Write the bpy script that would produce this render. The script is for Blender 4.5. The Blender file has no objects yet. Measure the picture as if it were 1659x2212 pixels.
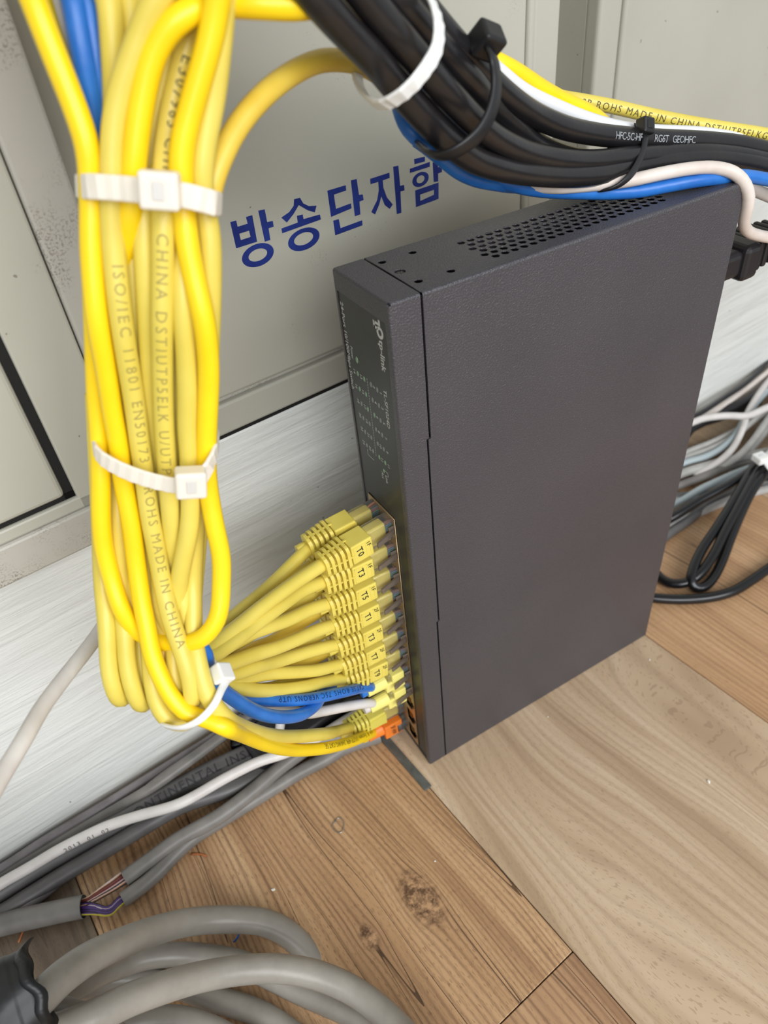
import bpy, bmesh, math, random
from mathutils import Vector, Matrix
random.seed(7)
SC = bpy.context.scene
COL = SC.collection
# ---------------------------------------------------------------- camera
FPX = 1568.9
CAM = Vector((-0.109769, -0.203639, 0.400318))
RX = Vector((0.8590892, -0.5038779, -0.0898487))      # camera right
RD = Vector((-0.3887274, -0.5281437, -0.7549538))     # camera down
RF = Vector((0.3329515, 0.6834993, -0.6495937))       # camera forward
cd = bpy.data.cameras.new('camera'); cam = bpy.data.objects.new('camera', cd); COL.objects.link(cam)
M = Matrix((RX, -RD, -RF)).transposed().to_4x4(); M.translation = CAM
cam.matrix_world = M
cd.sensor_fit = 'VERTICAL'; cd.sensor_height = 24.0; cd.lens = 24.0 * FPX / 2212.0
cd.clip_start = 0.01; cd.clip_end = 20
cd.dof.use_dof = True; cd.dof.focus_distance = 0.31; cd.dof.aperture_fstop = 7.5
SC.camera = cam
# ---------------------------------------------------------------- world + lights
w = bpy.data.worlds.new('room_light'); SC.world = w; w.use_nodes = True
w.node_tree.nodes['Background'].inputs[0].default_value = (0.93, 0.97, 1.0, 1)
w.node_tree.nodes['Background'].inputs[1].default_value = 0.52
def area(name, loc, target, size, power, color):
    l = bpy.data.lights.new(name, 'AREA'); l.energy = power; l.color = color; l.shape = 'RECTANGLE'; l.size = size[0]; l.size_y = size[1]
    o = bpy.data.objects.new(name, l); COL.objects.link(o); o.location = loc
    o.rotation_euler = (Vector(target) - Vector(loc)).to_track_quat('-Z', 'Y').to_euler()
    return o
area('window_light', (-0.05, -1.5, 1.0), (0.0, 0.05, 0.15), (2.0, 0.9), 34, (0.97, 0.985, 1.0))
SC.view_settings.view_transform = 'Standard'; SC.view_settings.look = 'None'
SC.view_settings.exposure = 0.06; SC.view_settings.gamma = 1.0; SC.view_settings.use_curve_mapping = False

# ---------------------------------------------------------------- helpers
PHI = math.atan(0.11)                                  # the room is turned against the switch
RC, RS = math.cos(PHI), math.sin(PHI)
def ray(px, py): return RX * ((px - 829.5) / FPX) + RD * ((py - 1106) / FPX) + RF
def atd(px, py, d): return CAM + ray(px, py) * d
def atz(px, py, z):
    r = ray(px, py); return CAM + r * ((z - CAM.z) / r.z)
def room_pt(px, py, yp):                               # room-frame point on the plane Y' = yp
    r = ray(px, py); n = Vector((-RS, RC, 0)); P = CAM + r * ((yp - n.dot(CAM)) / n.dot(r))
    return Vector((P.x * RC + P.y * RS, yp, P.z))
def face_pt(px, py):                                   # on the switch's front face x = 0
    r = ray(px, py); return CAM + r * (-CAM.x / r.x)
def depth(P): return (P - CAM).dot(RF)
def dz(px, py, z): return depth(atz(px, py, z))

def lin(c):
    return tuple((v / 12.92 if v <= 0.04045 else ((v + 0.055) / 1.055) ** 2.4) for v in [x / 255.0 for x in c]) + (1.0,)
class N:                                               # tiny node expression helper
    def __init__(s, nt): s.nt = nt
    def _in(s, sock, v):
        if isinstance(v, bpy.types.NodeSocket): s.nt.links.new(v, sock)
        else: sock.default_value = v
    def m(s, op, a, b=0.0, c=0.0):
        n = s.nt.nodes.new('ShaderNodeMath'); n.operation = op
        for i, v in enumerate((a, b, c)): s._in(n.inputs[i], v)
        return n.outputs[0]
    def noise(s, vec, scale, detail=2.0, rough=0.5, dist=0.0):
        n = s.nt.nodes.new('ShaderNodeTexNoise'); s._in(n.inputs['Vector'], vec)
        n.inputs['Scale'].default_value = scale; n.inputs['Detail'].default_value = detail
        n.inputs['Roughness'].default_value = rough; n.inputs['Distortion'].default_value = dist
        return n.outputs[0]
    def mp(s, vec, scale=(1, 1, 1), rot=(0, 0, 0), loc=(0, 0, 0)):
        n = s.nt.nodes.new('ShaderNodeMapping'); s._in(n.inputs[0], vec)
        n.inputs['Scale'].default_value = scale; n.inputs['Rotation'].default_value = rot; n.inputs['Location'].default_value = loc
        return n.outputs[0]
    def ramp(s, f, stops):
        n = s.nt.nodes.new('ShaderNodeValToRGB'); s._in(n.inputs[0], f); e = n.color_ramp.elements
        while len(e) < len(stops): e.new(0.5)
        for k, (p, c) in enumerate(stops): e[k].position = p; e[k].color = c if len(c) == 4 else tuple(c) + (1,)
        return n.outputs[0]
    def mix(s, f, a, b, mode='MIX'):
        n = s.nt.nodes.new('ShaderNodeMix'); n.data_type = 'RGBA'; n.blend_type = mode
        s._in(n.inputs[0], f); s._in(n.inputs[6], a); s._in(n.inputs[7], b)
        return n.outputs[2]
    def bump(s, h, strength, dist):
        n = s.nt.nodes.new('ShaderNodeBump'); s._in(n.inputs['Height'], h)
        n.inputs['Strength'].default_value = strength; n.inputs['Distance'].default_value = dist
        return n.outputs[0]
def new_mat(name, rough=0.5, metal=0.0, spec=0.5):
    m = bpy.data.materials.new(name); m.use_nodes = True; nt = m.node_tree; b = nt.nodes['Principled BSDF']
    b.inputs['Roughness'].default_value = rough; b.inputs['Metallic'].default_value = metal
    b.inputs['Specular IOR Level'].default_value = spec
    tc = nt.nodes.new('ShaderNodeTexCoord').outputs['Object']
    return m, N(nt), b, tc, nt
def simple(name, c1, rough=0.45, metal=0.0, c2=None, scale=60, bump=0.0, bscale=900, bdist=0.0002, sss=0.0, spec=0.5, lo=0.35, hi=0.65, detail=3):
    m, n, b, tc, nt = new_mat(name, rough, metal, spec)
    if c2 is not None:
        f = n.noise(tc, scale, detail, 0.6)
        col = n.ramp(f, [(lo, lin(c1)), (hi, lin(c2))]); nt.links.new(col, b.inputs['Base Color'])
    else: b.inputs['Base Color'].default_value = lin(c1)
    if bump: nt.links.new(n.bump(n.noise(tc, bscale, 2), bump, bdist), b.inputs['Normal'])
    if sss:
        b.inputs['Subsurface Weight'].default_value = sss; b.inputs['Subsurface Radius'].default_value = (0.004, 0.003, 0.002)
        b.inputs['Subsurface Scale'].default_value = 1.0
    return m
MT = {}
MT['yellow_pale'] = simple('yellow_pale_pvc', (230, 210, 97), 0.36, c2=(220, 199, 83), scale=35)
MT['yellow_fan'] = simple('yellow_patch_pvc', (231, 212, 101), 0.36, c2=(221, 201, 87), scale=35)
MT['yellow_bright'] = simple('yellow_bright_pvc', (255, 221, 26), 0.34, c2=(250, 212, 18), scale=40)
MT['yellow_dark'] = simple('yellow_amber_pvc', (236, 206, 84), 0.4, c2=(226, 190, 66), scale=35)
MT['boot'] = simple('yellow_boot_rubber', (230, 212, 100), 0.45, c2=(222, 202, 90), scale=80)
MT['boot_light'] = simple('pale_yellow_boot', (243, 232, 130), 0.45)
MT['boot_olive'] = simple('olive_yellow_boot', (218, 205, 92), 0.5)
MT['orange'] = simple('orange_boot_plastic', (246, 140, 52), 0.4, c2=(240, 128, 44), scale=90)
MT['blue'] = simple('blue_pvc', (46, 122, 208), 0.32, c2=(34, 104, 190), scale=70, bump=0.25, bscale=160, bdist=0.0006)
MT['white_cable'] = simple('white_pvc', (222, 218, 214), 0.42, c2=(208, 202, 198), scale=60, bump=0.15, bscale=200, bdist=0.0004)
MT['pink_white'] = simple('pinkish_white_pvc', (226, 216, 208), 0.4, c2=(204, 190, 180), scale=50, lo=0.4, hi=0.75)
MT['white_bright'] = simple('bright_white_pvc', (232, 233, 235), 0.35)
MT['grey_cable'] = simple('grey_pvc', (134, 130, 125), 0.42, c2=(104, 101, 97), scale=45, bump=0.2, bscale=260, bdist=0.0004, lo=0.3, hi=0.7)
MT['grey_light'] = simple('light_grey_pvc', (186, 184, 180), 0.42, c2=(164, 162, 158), scale=45)
MT['grey_dark'] = simple('dark_grey_pvc', (98, 96, 95), 0.42, c2=(78, 76, 76), scale=45, bump=0.2, bscale=260, bdist=0.0004)
MT['grey_purple'] = simple('purplish_grey_pvc', (140, 134, 136), 0.42, c2=(112, 106, 108), scale=45)
MT['grey_big'] = simple('warm_grey_trunk_pvc', (158, 152, 142), 0.36, c2=(118, 113, 105), scale=22, lo=0.3, hi=0.72, detail=6, bump=0.25, bscale=220, bdist=0.0004)
MT['bluegrey'] = simple('bluish_light_grey_pvc', (176, 188, 192), 0.4)
MT['black_cable'] = simple('black_coax_pvc', (29, 28, 30), 0.28, c2=(40, 37, 36), scale=40, lo=0.45, hi=0.8, detail=6, bump=0.2, bscale=420, bdist=0.0003)
MT['black_gloss'] = simple('black_power_cord_pvc', (20, 20, 22), 0.22)
MT['black_plastic'] = simple('black_plastic', (26, 26, 28), 0.4, bump=0.15, bscale=1500, bdist=0.0001)
MT['black_ribbed'] = simple('black_moulded_plug', (30, 28, 31), 0.45, bump=0.2, bscale=1200, bdist=0.0001)
MT['tape'] = simple('black_electrical_tape', (19, 20, 21), 0.45, c2=(30, 31, 31), scale=40, bump=0.4, bscale=160, bdist=0.0006)
MT['nylon'] = simple('translucent_nylon', (236, 228, 214), 0.35, sss=0.35)
MT['nylon_white'] = simple('milky_white_nylon', (240, 240, 236), 0.35, sss=0.3)
MT['ink'] = simple('black_ink', (46, 44, 34), 0.6)
MT['ink_soft'] = simple('faded_ink', (166, 150, 78), 0.6)
MT['ink_brown'] = simple('dark_ink', (96, 86, 40), 0.6)
MT['ink_blue'] = simple('navy_ink', (16, 36, 80), 0.6)
MT['ink_grey'] = simple('grey_ink', (56, 56, 60), 0.6)
MT['ink_white'] = simple('grey_white_print', (156, 160, 164), 0.6)
MT['print_grey'] = simple('light_grey_print', (196, 198, 196), 0.55)
MT['navy'] = simple('navy_paint', (42, 60, 138), 0.35, c2=(32, 46, 116), scale=50)
MT['led_off'] = simple('led_lens_grey', (118, 122, 120), 0.3)
MT['tan_metal'] = simple('tan_plated_metal', (188, 164, 128), 0.35, metal=0.75)
MT['port_black'] = simple('port_black_plastic', (14, 14, 15), 0.4)
MT['gold'] = simple('gold_contact', (214, 168, 92), 0.3, metal=0.9)
MT['steel'] = simple('steel_wire', (190, 188, 184), 0.25, metal=1.0)
MT['strip'] = simple('dull_grey_strip', (98, 99, 96), 0.5, c2=(78, 80, 76), scale=150)
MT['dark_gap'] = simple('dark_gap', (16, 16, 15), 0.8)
MT['w_brown'] = simple('wire_brown', (112, 60, 40), 0.45); MT['w_red'] = simple('wire_red', (150, 50, 50), 0.45)
MT['w_purple'] = simple('wire_purple', (82, 54, 124), 0.45); MT['w_white'] = simple('wire_white', (214, 200, 196), 0.45)
MT['w_black'] = simple('wire_black', (34, 30, 34), 0.45); MT['w_orange'] = simple('wire_orange', (204, 128, 70), 0.45)
MT['w_green'] = simple('wire_green', (60, 130, 96), 0.45); MT['w_blue'] = simple('wire_blue', (60, 110, 160), 0.45)
MT['w_yellow'] = simple('wire_yellow', (196, 184, 60), 0.45)
MT['debris'] = simple('white_crumb', (235, 230, 218), 0.7); MT['splinter'] = simple('orange_splinter', (176, 104, 58), 0.7)
def clear_mat():
    m, n, b, tc, nt = new_mat('clear_polycarbonate', 0.08, 0.0)
    b.inputs['Base Color'].default_value = (0.96, 0.95, 0.88, 1); b.inputs['IOR'].default_value = 1.3
    b.inputs['Transmission Weight'].default_value = 0.92
    return m
MT['clear'] = clear_mat()
def smoke_mat():
    m, n, b, tc, nt = new_mat('smoky_clear_latch', 0.12, 0.0)
    b.inputs['Base Color'].default_value = (0.24, 0.19, 0.15, 1); b.inputs['IOR'].default_value = 1.45
    b.inputs['Transmission Weight'].default_value = 0.35
    return m
MT['latch'] = smoke_mat()
def switch_mat():
    m, n, b, tc, nt = new_mat('textured_charcoal_paint', 0.33, 0.0, 0.6)
    f = n.noise(tc, 14, 2)
    nt.links.new(n.ramp(f, [(0.3, lin((64, 63, 68))), (0.7, lin((70, 68, 73)))]), b.inputs['Base Color'])
    h = n.noise(tc, 1350, 2, 0.6)
    nt.links.new(n.bump(h, 0.8, 0.0006), b.inputs['Normal'])
    return m
MT['switch'] = switch_mat()
MT['switch_smooth'] = simple('charcoal_front_panel', (50, 53, 53), 0.42, bump=0.1, bscale=2000, bdist=0.0001)
MT['switch_dark'] = simple('switch_interior_black', (12, 12, 13), 0.6)

def paint_cab(name, base, dirty):
    m, n, b, tc, nt = new_mat(name, 0.38, 0.0, 0.5)
    f = n.noise(tc, 9, 3)
    col = n.ramp(f, [(0.35, lin(base)), (0.65, lin(tuple(v - 8 for v in base)))])
    sp = n.noise(tc, 1100, 3, 0.7); patch = n.noise(tc, 28, 4, 0.6)
    k = n.m('MULTIPLY', n.m('GREATER_THAN', sp, 0.62 - 0.075 * dirty), n.m('MINIMUM', n.m('MAXIMUM', n.m('MULTIPLY', n.m('SUBTRACT', patch, 0.62 - 0.14 * dirty), 8.0), 0.0), 1.0))
    col = n.mix(n.m('MULTIPLY', k, 0.6), col, lin((96, 86, 76)))
    fine = n.m('GREATER_THAN', n.noise(tc, 240, 1), 0.80)
    col = n.mix(n.m('MULTIPLY', fine, 0.7), col, lin((110, 98, 84)))
    nt.links.new(col, b.inputs['Base Color'])
    nt.links.new(n.bump(n.noise(tc, 330, 3), 0.12, 0.0003), b.inputs['Normal'])
    return m
MT['cab'] = paint_cab('grey_beige_enamel', (186, 184, 171), 0.1)
MT['cab_dirty'] = paint_cab('stained_grey_enamel', (188, 184, 174), 1.0)
def paint_board():
    m, n, b, tc, nt = new_mat('brushed_white_gloss_paint', 0.3, 0.0, 0.5)
    st = n.mp(tc, (22, 22, 330)); f = n.noise(st, 1.0, 4, 0.6, 0.6)
    base = n.ramp(f, [(0.3, lin((226, 228, 224))), (0.7, lin((236, 238, 234)))])
    scr = n.mp(tc, (60, 60, 900), (0, 0.35, 0)); g = n.noise(scr, 1.0, 3, 0.6, 1.0)
    mask = n.noise(tc, 26, 3)
    k = n.m('MULTIPLY', n.m('GREATER_THAN', g, 0.735), n.m('GREATER_THAN', mask, 0.55))
    col = n.mix(n.m('MULTIPLY', k, 0.75), base, lin((120, 118, 108)))
    dots = n.m('GREATER_THAN', n.noise(tc, 260, 1), 0.815)
    col = n.mix(n.m('MULTIPLY', dots, 0.8), col, lin((80, 78, 74)))
    nt.links.new(col, b.inputs['Base Color'])
    h = n.m('ADD', f, n.m('MULTIPLY', n.noise(n.mp(tc, (7, 7, 60)), 1.0, 2, 0.5, 0.4), 2.2))
    nt.links.new(n.bump(h, 0.6, 0.0014), b.inputs['Normal'])
    return m
MT['board'] = paint_board()

def wood(name, light, mid, dark, spacing, knots=(), pores=0.5, wav=0.004, linew=0.62, bands=0.5, rough=0.42, seed=0.0):
    m, n, b, tc, nt = new_mat(name, rough, 0.0, 0.4)
    sx = nt.nodes.new('ShaderNodeSeparateXYZ'); nt.links.new(tc, sx.inputs[0]); X, Y = sx.outputs[0], sx.outputs[1]
    # slow waviness along the board (its length runs in Y)
    wv = n.noise(n.mp(tc, (9, 2.6, 1), loc=(seed, seed * 3.1, 0)), 1.0, 2, 0.5)
    u = n.m('ADD', X, n.m('MULTIPLY', n.m('SUBTRACT', wv, 0.5), wav * 10))
    kd = None
    for (kx, ky, a, el) in knots:                       # grain parts around each knot
        dx = n.m('SUBTRACT', X, kx); dy = n.m('MULTIPLY', n.m('SUBTRACT', Y, ky), el)
        r2 = n.m('ADD', n.m('MULTIPLY', dx, dx), n.m('MULTIPLY', dy, dy))
        g = n.m('DIVIDE', n.m('MULTIPLY', dx, a * a), n.m('ADD', r2, a * a * 0.25))
        u = n.m('SUBTRACT', u, n.m('MULTIPLY', g, 0.5))
        core = n.m('SUBTRACT', 1.0, n.m('DIVIDE', n.m('SQRT', r2), a * 1.15))
        core = n.m('MAXIMUM', core, 0.0)
        kd = core if kd is None else n.m('MAXIMUM', kd, core)
    cb = nt.nodes.new('ShaderNodeCombineXYZ'); n._in(cb.inputs[0], u); n._in(cb.inputs[1], Y); uv = cb.outputs[0]
    jit = n.noise(n.mp(uv, (120, 5, 1), loc=(seed, 0, 0)), 1.0, 2)
    ph = n.m('ADD', n.m('DIVIDE', u, spacing), n.m('MULTIPLY', jit, 1.6))
    s = n.m('SINE', n.m('MULTIPLY', ph, 6.2832)); ln = n.m('SMOOTH_MAX', n.m('MULTIPLY', n.m('ADD', s, 1.0), 0.5), 0.0, 0.1)
    ln = n.m('POWER', ln, 2.2)
    big = n.noise(n.mp(uv, (42, 3.0, 1), loc=(seed * 2, 1, 0)), 1.0, 3, 0.6)
    col = n.ramp(big, [(0.32, lin(light)), (0.5, lin(mid)), (0.72, lin(tuple(0.55 * p + 0.45 * q for p, q in zip(mid, dark))))])
    brk = n.noise(n.mp(uv, (200, 10, 1)), 1.0, 2)
    lnm = n.m('MULTIPLY', ln, n.m('MINIMUM', n.m('MAXIMUM', n.m('MULTIPLY_ADD', brk, 2.0, -0.40), 0.0), 1.0))
    col = n.mix(n.m('MULTIPLY', lnm, linew), col, lin(dark))
    por = n.m('GREATER_THAN', n.noise(n.mp(uv, (2600, 260, 1)), 1.0, 1), 0.63)
    col = n.mix(n.m('MULTIPLY', por, pores), col, lin(dark))
    crk = n.noise(n.mp(uv, (75, 2.2, 1), loc=(seed * 5 + 3, 0, 0)), 1.0, 1, 0.5, 0.2)
    ck = n.m('LESS_THAN', n.m('ABSOLUTE', n.m('SUBTRACT', crk, 0.60)), 0.0055)
    col = n.mix(n.m('MULTIPLY', ck, bands), col, lin(tuple(v * 0.55 for v in dark)))
    if kd is not None:
        kn = n.noise(tc, 210, 4, 0.7)
        kc = n.ramp(kn, [(0.42, lin(tuple(v * 0.75 for v in dark))), (0.62, lin((190, 150, 112)))])
        col = n.mix(n.m('MINIMUM', n.m('MULTIPLY', kd, 1.9), 0.9), col, kc)
    nt.links.new(col, b.inputs['Base Color'])
    h = n.m('SUBTRACT', n.m('MULTIPLY', lnm, -1.0), n.m('MULTIPLY', ck, 1.5))
    h = n.m('ADD', h, n.m('MULTIPLY', n.noise(n.mp(uv, (900, 160, 1)), 1.0, 2), 0.5))
    nt.links.new(n.bump(h, 0.35, 0.0005), b.inputs['Normal'])
    return m
MT['pine'] = wood('embossed_pine_vinyl', (206, 170, 130), (185, 147, 108), (108, 76, 54), 0.0031,
                  knots=((-0.0518, -0.0555, 0.0095, 0.55), (-0.0838, -0.0535, 0.0045, 0.6)), wav=0.006, linew=0.72, bands=0.8, seed=1.3)
MT['walnut'] = wood('light_walnut_vinyl', (211, 188, 160), (192, 166, 136), (132, 104, 78), 0.0062, pores=0.34, wav=0.012, linew=0.34, bands=0.0, seed=4.1)
MT['oak'] = wood('reddish_oak_vinyl', (214, 176, 136), (194, 154, 114), (132, 94, 66), 0.0036, pores=0.3, wav=0.004, linew=0.5, bands=0.5, seed=7.7)
MT['reddish'] = wood('ridged_reddish_vinyl', (204, 168, 130), (182, 144, 108), (108, 76, 54), 0.0036, pores=0.3, wav=0.003, linew=0.7, bands=0.7, seed=2.9)
MT['greywood'] = wood('grey_brown_vinyl', (128, 112, 92), (108, 92, 76), (66, 54, 44), 0.006, pores=0.4, wav=0.004, linew=0.4, bands=0.3, seed=9.9)

# ---- mesh helpers
def link(name, me, m=None, parent=None, smooth=False):
    o = bpy.data.objects.new(name, me); COL.objects.link(o)
    if m is not None:
        for x in (m if isinstance(m, (list, tuple)) else [m]): me.materials.append(x)
    if smooth: me.polygons.foreach_set('use_smooth', [True] * len(me.polygons))
    if parent is not None: o.parent = parent
    return o
def obj(name, bm, m=None, parent=None, smooth=False):
    me = bpy.data.meshes.new(name); bm.to_mesh(me); bm.free()
    return link(name, me, m, parent, smooth)
def empty(name, loc=(0, 0, 0)):
    o = bpy.data.objects.new(name, None); COL.objects.link(o); o.location = loc; o.empty_display_size = 0.01; return o
def tag(o, label=None, cat=None, group=None, kind=None):
    if label: o['label'] = label
    if cat: o['category'] = cat
    if group: o['group'] = group
    if kind: o['kind'] = kind
    return o
def box(bm, x0, x1, y0, y1, z0, z1, bev=0.0, mat=None, seg=2, mi=0):
    vs = [bm.verts.new((x, y, z)) for x in (x0, x1) for y in (y0, y1) for z in (z0, z1)]
    fs = [bm.faces.new([vs[i] for i in f]) for f in ((0, 1, 3, 2), (4, 6, 7, 5), (0, 4, 5, 1), (2, 3, 7, 6), (0, 2, 6, 4), (1, 5, 7, 3))]
    for f in fs: f.material_index = mi
    if bev:
        es = list({e for f in fs for e in f.edges})
        r = bmesh.ops.bevel(bm, geom=es, offset=bev, segments=seg, affect='EDGES', profile=0.5, clamp_overlap=True)
        vs = list({v for v in r['verts']} | {v for v in vs if v.is_valid})
        for f in r['faces']: f.material_index = mi
    if mat is not None:
        allv = vs
        bmesh.ops.transform(bm, matrix=mat, verts=[v for v in allv if v.is_valid])
    return vs
def prism(bm, poly, y0, y1, axis='y', mi=0):
    """poly in 2-D, extruded along the third axis; axis 'y': (x,z) polygon, 'z': (x,y), 'x': (y,z)"""
    def P(a, b, c): return {'y': (a, c, b), 'z': (a, b, c), 'x': (c, a, b)}[axis]
    A = [bm.verts.new(P(a, b, y0)) for a, b in poly]; B = [bm.verts.new(P(a, b, y1)) for a, b in poly]
    k = len(poly)
    fs = [bm.faces.new(A), bm.faces.new(B[::-1])]
    for i in range(k): fs.append(bm.faces.new((A[i], B[i], B[(i + 1) % k], A[(i + 1) % k])))
    for f in fs: f.material_index = mi
    return A + B
def fixn(bm): bmesh.ops.recalc_face_normals(bm, faces=bm.faces[:])
def plate(outer, holes, t0, t1, axis='z'):
    """flat plate with real holes, from a filled 2-D curve"""
    cu = bpy.data.curves.new('plate', 'CURVE'); cu.dimensions = '2D'; cu.fill_mode = 'BOTH'; cu.extrude = (t1 - t0) / 2
    for poly in [outer] + holes:
        sp = cu.splines.new('POLY'); sp.points.add(len(poly) - 1); sp.use_cyclic_u = True
        for p, (a, b) in zip(sp.points, poly): p.co = (a, b, 0, 1)
    o = bpy.data.objects.new('plate', cu); COL.objects.link(o)
    dg = bpy.context.evaluated_depsgraph_get(); me = bpy.data.meshes.new_from_object(o.evaluated_get(dg))
    bpy.data.objects.remove(o); bpy.data.curves.remove(cu)
    c = (t0 + t1) / 2
    for v in me.vertices:
        a, b, d = v.co
        v.co = {'z': (a, b, c + d), 'y': (a, c + d, b), 'x': (c + d, a, b)}[axis]
    bm = bmesh.new(); bm.from_mesh(me); bpy.data.meshes.remove(me); bmesh.ops.remove_doubles(bm, verts=bm.verts[:], dist=1e-6); fixn(bm)
    return bm
def merge(bm, other):
    me = bpy.data.meshes.new('t'); other.to_mesh(me); other.free(); bm.from_mesh(me); bpy.data.meshes.remove(me)

def catmull(P, step=0.0025):
    P = [Vector(p) for p in P]; Q = [P[0] * 2 - P[1]] + P + [P[-1] * 2 - P[-2]]
    out = []
    for i in range(1, len(Q) - 2):
        p0, p1, p2, p3 = Q[i - 1:i + 3]
        t0 = 0.0; t1 = t0 + max((p1 - p0).length, 1e-6) ** 0.5; t2 = t1 + max((p2 - p1).length, 1e-6) ** 0.5; t3 = t2 + max((p3 - p2).length, 1e-6) ** 0.5
        n = max(2, int((p2 - p1).length / step))
        for k in range(n):
            t = t1 + (t2 - t1) * k / n
            A1 = p0 * ((t1 - t) / (t1 - t0)) + p1 * ((t - t0) / (t1 - t0)); A2 = p1 * ((t2 - t) / (t2 - t1)) + p2 * ((t - t1) / (t2 - t1)); A3 = p2 * ((t3 - t) / (t3 - t2)) + p3 * ((t - t2) / (t3 - t2))
            B1 = A1 * ((t2 - t) / (t2 - t0)) + A2 * ((t - t0) / (t2 - t0)); B2 = A2 * ((t3 - t) / (t3 - t1)) + A3 * ((t - t1) / (t3 - t1))
            out.append(B1 * ((t2 - t) / (t2 - t1)) + B2 * ((t - t1) / (t2 - t1)))
    out.append(P[-1]); return out
def px_of(P):
    v = P - CAM; d = v.dot(RF); return (829.5 + FPX * v.dot(RX) / d, 1106 + FPX * v.dot(RD) / d) if d > 0.01 else (-999, -999)
def run_on(pts):
    """cables that leave the picture go on: along the floor if they lie on it, else straight on"""
    pts = [Vector(p) for p in pts]
    def ext(a, b):                                      # from b outward
        x, y = px_of(b)
        if -2 < x < 1661 and -2 < y < 2214: return []
        t = (b - a).normalized()
        if b.z < 0.04:
            t.z = 0; t.normalize(); z = min(b.z, 0.012); return [Vector((b.x + t.x * q, b.y + t.y * q, z)) for q in (.12, .28, .45)]
        return [b + t * .08, b + t * .16]
    return ext(pts[1], pts[0])[::-1] + pts + ext(pts[-2], pts[-1])
class Tube:
    """a round cable through points; keeps its frames so print can be laid on its jacket"""
    def __init__(s, pts, r, n=12, step=0.0025, smooth=2):
        C = catmull(pts, step)
        for _ in range(smooth):
            C = [C[0]] + [(C[i - 1] + C[i] * 2 + C[i + 1]) / 4 for i in range(1, len(C) - 1)] + [C[-1]]
        s.C, s.r = C, r
        T = [(C[min(i + 1, len(C) - 1)] - C[max(i - 1, 0)]).normalized() for i in range(len(C))]
        up = Vector((0, 0, 1)) if abs(T[0].z) < 0.9 else Vector((1, 0, 0))
        nn = T[0].cross(up).normalized(); s.N, s.B, s.T, s.S = [], [], T, [0.0]
        for i in range(len(C)):
            nn = (nn - T[i] * nn.dot(T[i])).normalized(); s.N.append(nn.copy()); s.B.append(T[i].cross(nn))
            if i: s.S.append(s.S[-1] + (C[i] - C[i - 1]).length)
        s.n = n
    def add(s, bm, mi=0, cap=True, wob=0.0):
        rings = []
        for i in range(len(s.C)):
            rr = s.r * (1 + wob * math.sin(i * 0.5 + s.r * 9999))
            rings.append([bm.verts.new(s.C[i] + (s.N[i] * math.cos(2 * math.pi * k / s.n) + s.B[i] * math.sin(2 * math.pi * k / s.n)) * rr) for k in range(s.n)])
        for a, b in zip(rings, rings[1:]):
            for k in range(s.n):
                f = bm.faces.new((a[k], a[(k + 1) % s.n], b[(k + 1) % s.n], b[k])); f.material_index = mi; f.smooth = True
        if cap:
            bm.faces.new(rings[0][::-1]).material_index = mi; bm.faces.new(rings[-1]).material_index = mi
    def build(s, name, m, parent=None, **kw):
        bm = bmesh.new(); s.add(bm, **kw); return obj(name, bm, m, parent)
    def at(s, d):
        d = min(max(d, 0), s.S[-1]); i = 0
        lo, hi = 0, len(s.S) - 1
        while hi - lo > 1:
            mid = (lo + hi) // 2
            if s.S[mid] <= d: lo = mid
            else: hi = mid
        t = (d - s.S[lo]) / max(s.S[hi] - s.S[lo], 1e-9)
        return s.C[lo].lerp(s.C[hi], t), s.N[lo].lerp(s.N[hi], t).normalized(), s.B[lo].lerp(s.B[hi], t).normalized()
    def near(s, P): return s.S[min(range(len(s.C)), key=lambda i: (s.C[i] - P).length)]
    def near_px(s, px, py):
        r = ray(px, py).normalized()
        return s.S[min(range(len(s.C)), key=lambda i: ((s.C[i] - CAM) - r * (s.C[i] - CAM).dot(r)).length)]
def text_mesh(body, h, offset=0.0, spacing=1.0, res=2):
    cu = bpy.data.curves.new('txt', 'FONT'); cu.body = body; cu.size = 1.0; cu.resolution_u = res; cu.offset = offset; cu.space_character = spacing
    o = bpy.data.objects.new('txt', cu); COL.objects.link(o)
    dg = bpy.context.evaluated_depsgraph_get(); me = bpy.data.meshes.new_from_object(o.evaluated_get(dg))
    bpy.data.objects.remove(o); bpy.data.curves.remove(cu)
    k = h / 0.70                                        # cap height of the built-in face
    for v in me.vertices: v.co *= k
    return me
def text_len(me): return max(v.co.x for v in me.vertices)
def cable_text(tb, body, px, py, h, m, parent, flip=1, off=0.0, offset=0.0, spacing=1.1, yscale=1.0):
    """print lettering on the jacket, starting nearest photo pixel (px,py), running along +/- the cable"""
    me = text_mesh(body, h, offset, spacing); s0 = tb.near_px(px, py); L = text_len(me)
    C, Nn, B = tb.at(s0 + flip * L / 2); v = (CAM - C); a0 = math.atan2(v.dot(B), v.dot(Nn)) + off
    bt = bmesh.new(); bt.from_mesh(me)
    for q in range(-2, 9): bmesh.ops.bisect_plane(bt, geom=bt.verts[:] + bt.edges[:] + bt.faces[:], plane_co=(0, h * q / 6, 0), plane_no=(0, 1, 0))
    bt.to_mesh(me); bt.free()
    for vt in me.vertices:
        x, y = vt.co.x, (vt.co.y - h / 2) * yscale
        C, Nn, B = tb.at(s0 + flip * x); a = a0 - (y / tb.r) * (1 if flip > 0 else -1)
        vt.co = C + (Nn * math.cos(a) + B * math.sin(a)) * (tb.r + 0.00006)
    return link('printed_text', me, m, parent)
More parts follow.
